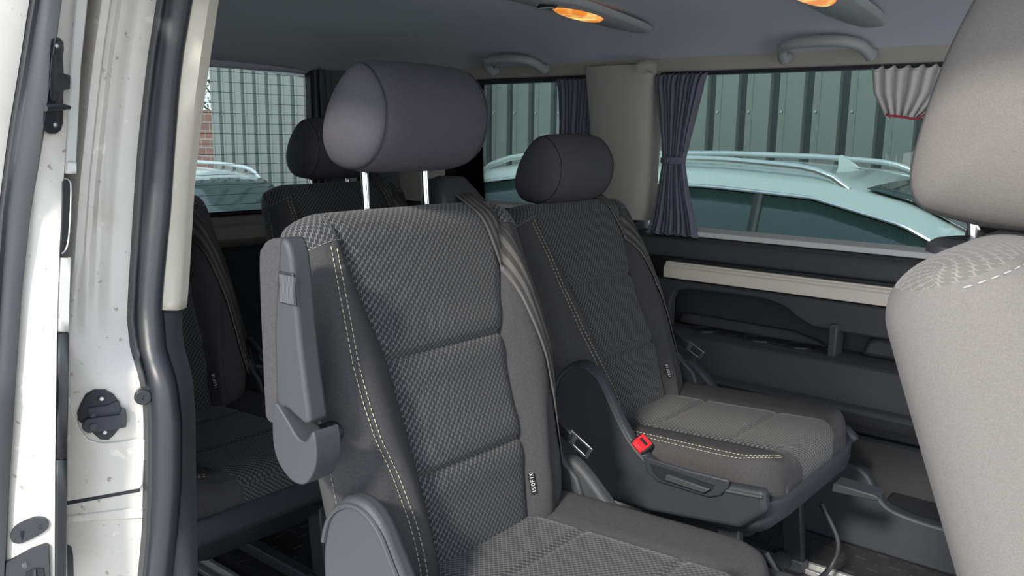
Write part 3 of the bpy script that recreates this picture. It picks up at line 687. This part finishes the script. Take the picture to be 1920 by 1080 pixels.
    if wing:
        poly = smoothpts([(-.055, .35), (-.062, .45), (-.045, .525), (-.01, .560), (.030, .566), (.065, .545), (.095, .50), (.14, .435), (.185, .395), (.225, .378), (.30, .373), (.40, .382), (.455, .388)], 4)
        low = [(.463, .345), (.41, .295), (.2, .268), (.0, .268), (-.05, .28)]
        for sg in (-1, 1):
            g = MB(); y0 = sg * .253; y1 = sg * .283
            if sg > 0: pol = smoothpts([(-.055, .33), (-.06, .42), (-.04, .455), (0, .46), (.04, .435), (.08, .40), (.12, .375), (.3, .362), (.43, .372)], 3) + low
            else: pol = poly + low
            g.prism(pol, y0, y1); w_ = g.build('side_cover', GREYP if armrest else DGREY, root, bevel=.010, seg=4, angle=50)
            if sg < 0:
                g = MB(); g.tube([(x, y1 - .0005, z - .012) for x, z in poly[6:]], .0042, 8); g.build('cover_rim', GREYP, w_)
        # tray with its pull handle
        yo = -.284
        g = MB(); g.prism([(.185, .366), (.20, .332), (.225, .318), (.345, .318), (.37, .33), (.385, .352), (.385, .368), (.30, .364)], yo + .002, yo - .006); g.v = [(x, y, z + .026) for x, y, z in g.v]; tr = g.build('handle_tray', DGREY, root, bevel=.004, seg=3)
        g = MB(); g.prism([(.205, .356), (.215, .336), (.235, .325), (.335, .325), (.352, .337), (.357, .352)], yo - .0055, yo - .0075); g.v = [(x, y, z + .026) for x, y, z in g.v]; g.build('tray_recess', BLACK, tr, bevel=.0006)
        g = MB(); g.prism([(.245, .331), (.337, .328), (.35, .340), (.25, .345)], yo - .007, yo - .014); g.v = [(x, y, z + .026) for x, y, z in g.v]; g.build('pull_handle', GREYP, tr, bevel=.002)
    if pedestal:
        g = MB(); g.loft([[(x * s_ + .17, y * s_, z) for x, y in ((-.20, -.2), (.20, -.2), (.24, -.15), (.24, .15), (.20, .2), (-.20, .2))] for z, s_ in ((.29, 1.1), (.24, .95), (.20, .8))]); g.build('seat_pan', BLACK, root, bevel=.01)
        for sx in (-.02, .34):
            for sy in (-.17, .17):
                g = MB(); g.loft([[(sx + a_ * .5 + (.02 if z < .1 else 0), sy + b_, z) for a_, b_ in ((-.05, -.012), (.05, -.012), (.05, .012), (-.05, .012))] for z in (.0, .05, .24)]); g.build('leg', BLACK, root, bevel=.004)
                g = MB(); g.cyl((sx, sy - .02, .03), (sx, sy + .02, .03), .022, 20); g.build('leg_roller', BLACK, root)
        for sy in (-.17, .17):
            g = MB(); g.box((.16, sy, .022), (.46, .03, .03)); g.build('slide_runner', DGREY, root, bevel=.003)
        g = MB(); g.tube(smoothpts([(.42, -.16, .20), (.47, -.15, .12), (.46, -.12, .055), (.44, 0, .045), (.46, .12, .055), (.47, .15, .12), (.42, .16, .20)], 5), .006, 10); g.build('release_bar', BLACK, root)
        g = MB(); g.prism([(.46, .262), (.56, .268), (.565, .276), (.555, .282), (.46, .284)], .10, .155); g.build('tilt_lever', DGREY, root, bevel=.003)
    if buckle:
        c = Vector((.160, -.258, .392)); BX = Matrix.Translation(c) @ Matrix.Scale(1.15, 4) @ Matrix.Rotation(math.radians(35), 4, 'Y') @ Matrix.Rotation(math.radians(28), 4, 'X')
        g = MB(); g.box((0, 0, -.01), (.034, .03, .075)); g.box((-.01, 0, -.055), (.022, .022, .05)); bk = g.build('buckle', BLACK, root, xf=BX, bevel=.005)
        g = MB(); g.box((.0, 0, .028), (.026, .026, .0035)); g.box((.0, -.0145, .012), (.024, .003, .03)); g.build('buckle_button', RED, bk, xf=BX, bevel=.001)
        g = MB(); g.box((.0, 0.002, .0302), (.017, .006, .001)); g.build('buckle_slot', LABELM, bk, xf=BX)
    if belt:
        ub = [(0, .262), (.12, .260), (.25, .242), (.4, .230), (.55, .218), (.7, .200), (.82, .180), (.90, .165), (.96, .150)]
        rows_ = []; uvs = []
        for t in list(np.linspace(.14, .96, 42)):
            uc = interp(t, ub); r_ = []; q_ = []
            for k in range(7):
                u = uc + (k / 6 - .5) * .046; hw = interp(t, HWT)
                if u < hw - .012: w = B.P(u, t)[0] + .005
                else: w = B.P(hw - .012, t)[0] + .005 - (u - hw + .012) * .8
                r_.append(X @ Vector((w, u, B.vv(min(u, .2), t)))); q_.append((k / 6, t))
            rows_.append(r_); uvs.append(q_)
        hi = [X @ Vector((-.055, .135 + (k / 6 - .5) * .046, V + .035)) for k in range(7)]
        rows_.append(hi); uvs.append([(k / 6, 1) for k in range(7)])
        lo = [[Vector((x_, .262 + (k / 6 - .5) * .02, z_ )) + Vector(((k / 6 - .5) * .04, 0, 0)) for k in range(7)] for x_, z_ in ((-.06, .30), (-.045, .36), (-.03, .42), (-.01, .46))]
        rows_ = lo + rows_; uvs = [[(k / 6, -.1) for k in range(7)]] * 4 + uvs
        g = MB(); g.grid(rows_, uv=uvs); bt = g.build('seat_belt', BELT, root, solid=.0018, angle=60)
        g = MB(); d2 = [[Vector(p) + Vector((-.012, .012, 0)) for p in r_] for r_ in rows_[4:-6]]; g.grid(d2, uv=uvs[4:-6]); g.build('belt_return', BELT, root, solid=.0018)
        # guide housing at the shoulder
        g = MB(); g.loft([[X @ Vector(p) for p in ring] for ring in ([(-.03, .085, V - .02), (-.03, .215, V - .035), (-.10, .215, V - .035), (-.10, .085, V - .02)], [(-.035, .09, V + .02), (-.035, .205, V - .005), (-.10, .205, V - .005), (-.10, .09, V + .02)], [(-.045, .097, V + .052), (-.045, .165, V + .048), (-.09, .165, V + .048), (-.09, .097, V + .052)])]); g.build('belt_guide', BLACK, root, bevel=.008, seg=3)
        # latch plate
        LX = Matrix.Translation((-.038, .268, .512)) @ Matrix.Scale(1.15, 4) @ Matrix.Rotation(math.radians(28), 4, 'Y')
        g = MB(); g.box((0.004, 0, 0), (.046, .012, .020)); lpz = g.build('latch_plate_grip', BLACK, bt, xf=LX, bevel=.003)
        g = MB(); g.prism([(.02, -.011), (.062, -.009), (.066, -.006), (.066, .006), (.062, .009), (.02, .011)], -.001, .001); 
        g = MB(); g.box((.043, -.0, -.0095), (.046, .0025, .004)); g.box((.043, 0, .0095), (.046, .0025, .004)); g.box((.066, 0, 0), (.006, .0025, .023)); g.box((.03, 0, 0), (.012, .0025, .018)); g.build('latch_plate', STEEL, bt, xf=LX, bevel=.0008)
        # recliner hinge cover on the far lower corner
        g = MB(); g.prism([(-.10, .36), (-.11, .46), (-.07, .50), (-.03, .47), (.02, .43), (.04, .38)], .243, .262); g.build('hinge_cover', GREYP, root, bevel=.004)
        g = MB(); g.box((.012, .268, .41), (.02, .006, .05), ry=.5); g.build('belt_anchor', STEEL, root, bevel=.002)
    if armrest:
        g0 = len(bpy.data.objects)
        y0, y1 = -.330, -.297
        g = MB(); pl_ = smoothpts([(-.086, .68), (-.086, .80), (-.084, .89), (-.072, .918), (-.052, .926), (-.040, .912), (-.034, .88), (-.024, .78), (-.008, .680)], 4) + [(-.02, .676), (-.06, .69)]
        g.prism(pl_, y0, y1); ar = g.build('armrest', GREYP if wing else DGREY, root, bevel=.016, seg=5, angle=50)
        g = MB(); g.prism(smoothpts([(-.078, .66), (-.104, .665), (-.108, .70), (-.108, .88), (-.098, .912), (-.078, .924), (-.055, .926)], 4) + [(-.075, .80)], y0 - .003, y1 + .006); g.build('armrest_pad', plain, ar, bevel=.010, seg=4)
        g = MB(); g.prism([(-.064, .838), (-.028, .838), (-.032, .882), (-.066, .882)], y0 + .002, y0 - .0015); fr = g.build('wheel_frame', BLACK, ar, bevel=.002)
        g = MB()
        for k in range(11): g.cyl((-.0610 + k * .0028, y0 - .001, .840), (-.0610 + k * .0028, y0 - .001, .878), 0.0013, 8)
        g.box((-.047, y0 + .001, .858), (.032, .004, .038)); g.build('adjuster_wheel', mat('ribbed_wheel', (.10, .105, .11), .4), ar)
        g = MB(); g.prism(smoothpts([(-.080, .694), (-.086, .64), (-.074, .608), (-.044, .590), (-.014, .594), (.008, .622), (.012, .652), (.006, .674), (-.010, .656), (-.03, .658), (-.055, .680)], 4, closed=True), y0 - .006, y1 + .004); g.build('armrest_hinge', GREYP, ar, bevel=.010, seg=4)
        g = MB(); g.cyl((-.060, y1, .635), (-.060, -.22, .635), .016, 24); g.build('armrest_pivot', BLACK, ar); ar.location = (-.010, 0, 0)
    return root

seatA = make_seat('passenger_seat', 'charcoal cloth second-row seat nearest the open door with its armrest folded up', (-.8885, 1.0, 0), 14.5, V=.551, gap=.068, L=.438, rc=.11, ust=UST_WIDE, group=None)
seatB = make_seat('passenger_seat', 'dark cloth second-row seat beside the far wall, under the centre pillar', (-1.072, 1.80, 0), 24, V=.535, gap=.010, armrest=False)
seatC = make_seat('passenger_seat', 'dark rear-row seat in front of the tailgate, its low headrest against the rear window', (-1.84, 1.62, 0), 17, V=.53, gap=.022, armrest=False, detail=False)
seatD = make_seat('passenger_seat', 'dark rear-row seat just behind the door pillar, belt and tongue hanging beside it', (-1.86, .965, 0), 20, V=.53, gap=.01, armrest=False, detail=False)
seatE = make_seat('front_seat', 'sun-lit grey front seat cut off by the right edge of the photo', (.089, .975, 0), 21, V=.484, gap=.014, big=True, armrest=False, plain=FRONTC, headm=FRONTC, insert=pattern_fabric('pale_grey_pattern', (.14, .135, .125), (.215, .205, .185)), belt=False, buckle=False, isofix=False)
seatE['category'] = 'seat'; seatE.scale = (1.15, 1.15, 1.15)

# ------------------------------------------------------------------ curtains
def curtain(label, xc, y, prof_, folds, z0, z1, cat='curtain', m_=CURT, tie=None, group=None, axis='x', amp=.012):
    root = thing('curtain', label, cat, (xc, y, z0), 0, group)
    rows_ = []; nz = 60; nx = 160; ph = random.random() * 6
    for i in range(nz + 1):
        z = z0 + (z1 - z0) * i / nz; a, b = interp(z, [(q[0], q[1]) for q in prof_]), interp(z, [(q[0], q[2]) for q in prof_])
        r_ = []
        for k in range(nx + 1):
            s_ = k / nx; ang = s_ * folds * 2 * math.pi + ph + .5 * math.sin(z * 9 + s_ * 11)
            hgt = (z - z0) / (z1 - z0); w = b - a
            am = amp * min(1, max(.35, w / .11)) * (1 + .5 * math.exp(-(hgt / .08) ** 2))
            if hgt > .93: ang2 = ang * 1.0; am *= .8; 
            x = a + w * s_ + .25 * am * math.cos(ang); yy = am * math.sin(ang) + .3 * am * math.sin(ang * .37 + z * 6)
            if hgt > .90: yy += .002 * math.sin(z * 900) ; 
            zz = z + (.006 * math.sin(ang * .5 + 1) * math.exp(-(hgt / .05) ** 2)) + (.005 * math.sin(ang) * math.exp(-((1 - hgt) / .03) ** 2))
            r_.append((x - xc, yy, zz - z0) if axis == 'x' else (yy, x - xc, zz - z0))
        rows_.append(r_)
    g = MB(); g.grid(rows_); g.build('cloth', m_, root, solid=.0015, angle=70)
    # gathered header tube
    return root
c1 = curtain('grey pleated curtain gathered by a tieback beside the centre pillar', -1.29, 2.322,
    [(.765, -1.375, -1.205), (.80, -1.365, -1.215), (.90, -1.345, -1.245), (.985, -1.335, -1.262), (1.05, -1.342, -1.250), (1.15, -1.358, -1.228), (1.22, -1.372, -1.212), (1.25, -1.375, -1.205)], 11, .767, 1.245)
g = MB(); g.tube([(-.009 + .040 * math.cos(q), .019 * math.sin(q), .223) for q in np.linspace(0, 2 * math.pi, 28)[:-1]], .0022, 8, closed=True, r2=.010, up=(1, 0, 0)); tb = g.build('tieback', CURT, c1)
g = MB(); g.tube([(-.02 + .0045 * math.cos(q), -.0215, .223 + .0045 * math.sin(q)) for q in np.linspace(0, 6.28, 16)[:-1]], .0013, 6, closed=True); g.build('eyelet', STEEL, tb)
curtain('dark grey pleated curtain just behind the centre pillar', -1.665, 2.33, [(.85, -1.74, -1.60), (1.1, -1.738, -1.598), (1.2, -1.745, -1.585), (1.245, -1.76, -1.58)], 10, .85, 1.243)
curtain('grey curtain at the front of the side window, beyond the front seat', -.39, 2.322, [(.77, -.47, -.30), (.98, -.44, -.33), (1.24, -.47, -.30)], 11, .77, 1.243)
curtain('dark curtain hanging at the far corner of the rear window', 2.16, 0, [(.80, 2.04, 2.24), (1.3, 2.03, 2.24)], 8, .80, 1.29, axis='y')
for o in bpy.data.objects:
    if o.name.startswith('curtain') and o.get('label', '').startswith('dark curtain'): o.location = (-2.63, 2.16, .80)

# ------------------------------------------------------------------ ceiling fittings
def grab(xc, label):
    root = thing('grab_handle', label, 'handle', (xc, 2.235, 1.318), 0, 'grab handles on the far edge of the ceiling')
    P = smoothpts([(-.112, .055, -.050), (-.110, .035, -.040), (-.098, .0, -.024), (-.06, -.028, -.016), (0, -.036, -.014), (.06, -.028, -.016), (.098, .0, -.024), (.110, .035, -.040), (.112, .055, -.050)], 5)
    n = len(P); g = MB(); g.tube(P, [.0145] * n, 14, r2=.0135); g.build('grip', TRIMH, root)
    for sx in (-1, 1):
        g = MB(); g.cyl((sx * .110, .048, -.046), (sx * .110, .068, -.040), .013, 20, .015); g.build('mount', TRIMH, root, bevel=.002)
TRIMH = mat('headliner_plastic', (.36, .37, .37), .5)
grab(-1.885, 'grey grab handle on the ceiling edge over the rear window side')
grab(-.845, 'grey grab handle on the ceiling edge over the large side window')
def dome(xc, y0, y1, label, ly=0, nv=5):
    root = thing('ceiling_light', label, 'light', (xc, (y0 + y1) / 2, 1.372), 0, None)
    L = (y1 - y0) / 2
    ell = lambda sx, sy, z, p=2.6: [(sx * math.copysign(abs(math.cos(q)) ** (2 / p), math.cos(q)), sy * math.copysign(abs(math.sin(q)) ** (2 / 1.7), math.sin(q)), z - .016 * max(0, (sy * math.sin(q) + (y0 + y1) / 2 - 1.7) / .4) * 1.6) for q in np.linspace(0, 2 * math.pi, 61)[:-1]]
    g = MB(); rr = [ell(.062, L, .004), ell(.060, L * .985, -.004), ell(.052, L * .95, -.009), ell(.05, L * .94, -.010)]; g.grid(rr, cv=True); g.cap(rr[-1]); hs = g.build('housing', TRIMH, root, angle=50)
    def pod(sy0, sy1, w, name, m_, dz, h=.012):
        R_ = []
        zd = lambda y: -.012 * max(0, (y + (y0 + y1) / 2 - 1.7) / .4) * 1.6
        for k in range(7):
            f = math.cos(k / 6 * math.pi / 2); hgt = math.sin(k / 6 * math.pi / 2)
            ym, yh = (sy0 + sy1) / 2, (sy1 - sy0) / 2
            R_.append([(w * (.6 + .4 * f) * math.cos(q), ym + yh * (.7 + .3 * f) * math.sin(q), dz - h * hgt + zd(ym + yh * math.sin(q))) for q in np.linspace(0, 2 * math.pi, 33)[:-1]])
        g = MB(); g.grid(R_, cv=True); g.cap(R_[-1]); return g.build(name, m_, root)
    pod(-.11 + ly, .085 + ly, .038, 'lamp_lens', AMBER, -.008, .014)
    pod(-.165 + ly, -.115 + ly, .030, 'reading_lens', glass('clear_lens', (.8, .8, .78), 2, .1), -.008, .010)
    pod(-.16 + ly, -.12 + ly, .015, 'reflector', STEEL, -.006, .006)
    for k in range(nv):
        g = MB(); g.box((0, .165 - .012 * nv + k * .013, -.015 - .004 * k * .3), (.05 - .004 * k, .004, .006)); g.build('vent_slat', DGREY, root)
    g = MB(); g.tube([(x, .19 - abs(x) * 0.6, -.021) for x in np.linspace(-.035, .035, 9)], .003, 6); g.build('housing_lip', TRIMH, root)
def amber():
    m = bpy.data.materials.new('amber_lens'); m.use_nodes = True; n = m.node_tree; b = n.nodes['Principled BSDF']
    t = n.nodes.new('ShaderNodeTexCoord'); x = n.nodes.new('ShaderNodeTexNoise'); x.inputs['Scale'].default_value = 22; n.links.new(t.outputs['Object'], x.inputs[0])
    r = n.nodes.new('ShaderNodeValToRGB'); r.color_ramp.elements[0].position = .38; r.color_ramp.elements[0].color = (.75, .22, .03, 1); r.color_ramp.elements[1].position = .66; r.color_ramp.elements[1].color = (1, .75, .25, 1)
    n.links.new(x.outputs[0], r.inputs[0]); n.links.new(r.outputs[0], b.inputs['Base Color']); n.links.new(r.outputs[0], b.inputs['Emission Color']); b.inputs['Emission Strength'].default_value = .75; b.inputs['Roughness'].default_value = .2
    return m
AMBER = amber()
dome(-1.27, 1.47, 2.10, 'amber-lit ceiling lamp unit with vents in the middle of the headliner')
dome(-.705, 1.62, 2.24, 'ceiling lamp unit with grille cut off by the top edge of the photo', ly=-.11, nv=9)

# ------------------------------------------------------------------ outside
CONC = mat('concrete_ground', (.5, .49, .46), .9, noise=.15, nscale=3, bump=.3, bscale=60)
m = MB(); m.box((-4, 3, -.70), (60, 60, .2)); g_ = m.build('ground', CONC); struct(g_)
# corrugated steel cladding along the yard
CLAD = mat('green_grey_cladding', (.225, .245, .24), .5, metal=.0)
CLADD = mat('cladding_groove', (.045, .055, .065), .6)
fx0, fx1, fy, pit = -9.2, 3.2, 5.5, .2265
fence = thing('clad_wall', 'tall green-grey ribbed metal cladding wall behind the parked car', 'wall', (fx0, fy, -.6))
fence['category'] = 'wall'
g = MB(); prof_ = []; k0 = 0; x = -2.823 - 28 * pit
while x < fx1:
    prof_ += [(x, fy + .05), (x + .040, fy + .05), (x + .052, fy), (x + .085, fy), (x + .088, fy - .006), (x + .096, fy - .006), (x + .099, fy), (x + pit - .012, fy)]
    x += pit
g.grid([[(px_, py_, z) for px_, py_ in prof_] for z in (-.6, .5, 1.5, 3.4)]); g.build('cladding', CLAD, fence, off=(fx0, fy, -.6), smooth=False, solid=.01)
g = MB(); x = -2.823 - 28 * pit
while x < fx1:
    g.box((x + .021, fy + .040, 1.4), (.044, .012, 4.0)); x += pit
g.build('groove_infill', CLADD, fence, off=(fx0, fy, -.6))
g = MB(); x = -2.823 - 28 * pit
while x < fx1:
    for z in (.35, 1.22, 2.1): g.cyl((x + .075, fy - .012, z), (x + .075, fy, z), .009, 10)
    x += pit
g.build('cladding_screws', STEEL, fence, off=(fx0, fy, -.6))['kind'] = 'stuff'
# brick wall beyond the end of the cladding and a bare tree
BR = bpy.data.materials.new('brick'); BR.use_nodes = True; n = BR.node_tree; bt_ = n.nodes.new('ShaderNodeTexBrick'); tcn = n.nodes.new('ShaderNodeTexCoord')
mp = n.nodes.new('ShaderNodeMapping'); mp.inputs['Rotation'].default_value = (math.radians(90), 0, 0); n.links.new(tcn.outputs['Object'], mp.inputs[0]); n.links.new(mp.outputs[0], bt_.inputs[0])
bt_.inputs['Color1'].default_value = (.23, .10, .08, 1); bt_.inputs['Color2'].default_value = (.17, .08, .07, 1); bt_.inputs['Mortar'].default_value = (.3, .26, .24, 1); bt_.inputs['Scale'].default_value = 2.2
n.links.new(bt_.outputs[0], n.nodes['Principled BSDF'].inputs['Base Color'])
m = MB(); m.box((-13.5, 6.6, .35), (6.6, .25, 1.9)); tag(m.build('brick_wall', BR), 'low red brick wall seen at the left of the rear window', 'wall')
tree = thing('tree', 'bare tree rising above the brick wall', 'tree', (-14.2, 9.2, -.6))
BARK = mat('bark', (.10, .09, .08), .9); LEAF = mat('leaf', (.16, .20, .13), .8)
g = MB(); g.tube([(0, 0, 0), (.05, 0, 1.0), (0, .05, 2.2)], [.12, .1, .06], 8)
for k in range(26):
    a_ = random.random() * 6.28; h_ = 1.2 + random.random() * 1.4; l_ = .5 + random.random() * .7
    g.tube([(0, 0, h_), (math.cos(a_) * l_ * .5, math.sin(a_) * l_ * .5, h_ + .35), (math.cos(a_) * l_, math.sin(a_) * l_, h_ + .7 + random.random() * .4)], [.03, .018, .006], 5)
g.build('trunk', BARK, tree)
g = MB()
for k in range(900):
    v = Vector((random.gauss(0, .5), random.gauss(0, .5), 2.2 + random.gauss(0, .5))); g.box(v, (.06, .03, .006), rz=random.random() * 3, ry=random.random() * 3)
g.build('foliage', LEAF, tree, smooth=False)['kind'] = 'stuff'

def car_body(root, off, prof_low, roof, half_w, paint, glassm):
    pass
SILV = mat('silver_paint', (.62, .68, .67), .25, metal=.15, coat=.6)
CARGL = mat('car_glass', (.035, .06, .058), .06, spec=.8)
def estate(root, xr, xf, yn, zr, mirror=1, paint=SILV):
    """estate car: x from rear xr to front xf, near side at yn, roof height zr; sections along x"""
    L = xf - xr; W2 = .90; yc = yn + W2
    zg = -.6
    # station: (frac, belt z, roof z, roof halfwidth, has greenhouse)
    ST = [(0, .25, .30, .62), (.02, .36, .50, .64), (.05, .42, .80, .64), (.09, .45, .90, .64), (.16, .46, .945, .65), (.30, .46, .96, .66), (.42, .455, .955, .66), (.52, .44, .93, .65), (.60, .43, .84, .63), (.68, .42, .66, .62), (.74, .41, .45, .62), (.85, .36, .39, .6), (.95, .26, .30, .56), (1.0, .1, .12, .5)]
    ST = [(a, b, min(c, 9) , d) for a, b, c, d in ST]
    def ip(f, k): return interp(f, [(s_[0], s_[k]) for s_ in ST])
    rings = []; roofg = []; glassL = []
    fs = np.linspace(0, 1, 60)
    for f in fs:
        x = xr + L * f; bz = ip(f, 1) ; rz_ = ip(f, 2) + (zr - .96); rw = ip(f, 3); bw = W2 * (1 - .10 * abs(2 * f - 1) ** 4)
        ring_ = [(x, -bw * .95, zg + .2), (x, -bw, zg + .5), (x, -bw, bz - .15), (x, -bw * .97, bz), (x, -rw - .015, rz_ - .07), (x, -rw + .03, rz_ - .025), (x, -rw * .6, rz_), (x, 0, rz_ + .012)]
        ring_ = ring_ + [(p[0], -p[1], p[2]) for p in ring_[-2::-1]]
        rings.append([(p[0], p[1] + yc, p[2]) for p in ring_])
    return rings, ip, yc, fs, L, zg
def make_car(name, label, xr, xf, yn, zr):
    off = ((xr + xf) / 2, yn + .9, -.6); root = thing(name, label, 'car', off)
    rings, ip, yc, fs, L, zg = estate(root, xr, xf, yn, zr)
    g = MB(); g.loft(rings); body = g.build('body', SILV, root, off=off, angle=40)
    # side glass both sides: slightly proud of the tumblehome
    for sg in (-1, 1):
        g = MB(); P = []
        for f in np.linspace(.075, .70, 60):
            x = xr + L * f; bz = ip(f, 1); rz_ = ip(f, 2) + (zr - .96) - .075; rw = ip(f, 3); bw = .9 * .97
            lo = (x, yc + sg * (bw + .004 - .02), bz + .03); hi_z = max(rz_ - .025, bz + .035)
            t = (hi_z - bz) / max(.02, (rz_ + .005 - bz)); hi = (x, yc + sg * (bw + (rw + .02 - bw) * min(1, t) + .006), hi_z)
            P.append([lo, tuple(np.array(lo) * .5 + np.array(hi) * .5), hi])
        g.grid(P); sgl = g.build('side_glass', CARGL, body, off=off, solid=.004)
        g = MB(); g.tube([(p[2][0], p[2][1] + sg * .006, p[2][2] + .006) for p in P], .009, 8); g.build('window_chrome', CHROME, sgl, off=off)
        for f in (.30, .475):
            i = int((f - .075) / (.625) * 59); p = P[i]; g = MB(); g.tube([(p[0][0] + .02, p[0][1] + sg * .004, p[0][2]), (p[2][0], p[2][1] + sg * .004, p[2][2])], .022, 8, r2=.006, up=(1, 0, 0)); g.build('door_pillar', BLACK, sgl, off=off)
        # roof rail
        R_ = []
        for f in np.linspace(.085, .545, 30):
            x = xr + L * f; z = ip(f, 2) + (zr - .96); e = min(1, min(f - .085, .545 - f) / .05); R_.append((x, yc + sg * (.60), z - .03 + .055 * math.sqrt(max(0, e))))
        g = MB(); g.tube(R_, .017, 10, r2=.013); g.build('roof_rail', mat('rail_%s' % name, (.75, .78, .78), .25, metal=.8), body, off=off)
    g = MB(); P = []
    for f in np.linspace(.56, .735, 14):
        x = xr + L * f; z = ip(f, 2) + (zr - .96); rw = ip(f, 3); P.append([(x, yc + y_, z + .014 - .02 * (abs(y_) / rw) ** 2) for y_ in np.linspace(-rw + .07, rw - .07, 9)])
    g.grid(P); g.build('windscreen', CARGL, body, off=off, solid=.004)
    g = MB(); xa = xr + L * .50; za = ip(.50, 2) + (zr - .96) + .01; g.loft([[(xa - .05, yc - .012, za), (xa + .06, yc - .01, za), (xa + .06, yc + .01, za), (xa - .05, yc + .012, za)], [(xa - .055, yc - .003, za + .06), (xa - .035, yc - .003, za + .062), (xa - .035, yc + .003, za + .062), (xa - .055, yc + .003, za + .06)]]); g.build('roof_antenna', SILV, body, off=off, bevel=.003)
    for f in (.18, .80):
        for sg in (-1, 1):
            x = xr + L * f; g = MB(); g.cyl((x, yc + sg * .70, zg + .32), (x, yc + sg * .905, zg + .32), .32, 36); wh = g.build('wheel', RUBBER, root, off=off, bevel=.02)
            g = MB(); g.cyl((x, yc + sg * .90, zg + .32), (x, yc + sg * .912, zg + .32), .22, 24)
            g.build('wheel_rim', STEEL, wh, off=off)
    return root
make_car('car', 'silver estate car with roof rails parked beyond the side windows', -3.75, .85, 3.45, .93)
# a second car seen through the rear window
make_car('car', 'pale parked car with dark windscreen seen through the rear window', -8.9, -4.6, 2.9, .72)
# pale cloth added in place of a curtain's reflection in the side glass
WC = mat('pale_curtain_cloth', (.62, .60, .58), .9); WCR = mat('reflected_red_hem', (.45, .05, .07), .8)
wc = curtain('pale ruffled cloth standing in for a curtain reflection at the right end of the side window', -.62, 2.345, [(1.12, -.70, -.60), (1.18, -.735, -.54), (1.245, -.745, -.52)], 7, 1.12, 1.245, m_=WC, amp=.008)
g = MB(); g.tube([(-.075, -.012, .005), (0, -.014, -.006), (.02, -.012, .006)], .003, 6); g.build('reflected_red_hem', WCR, wc)
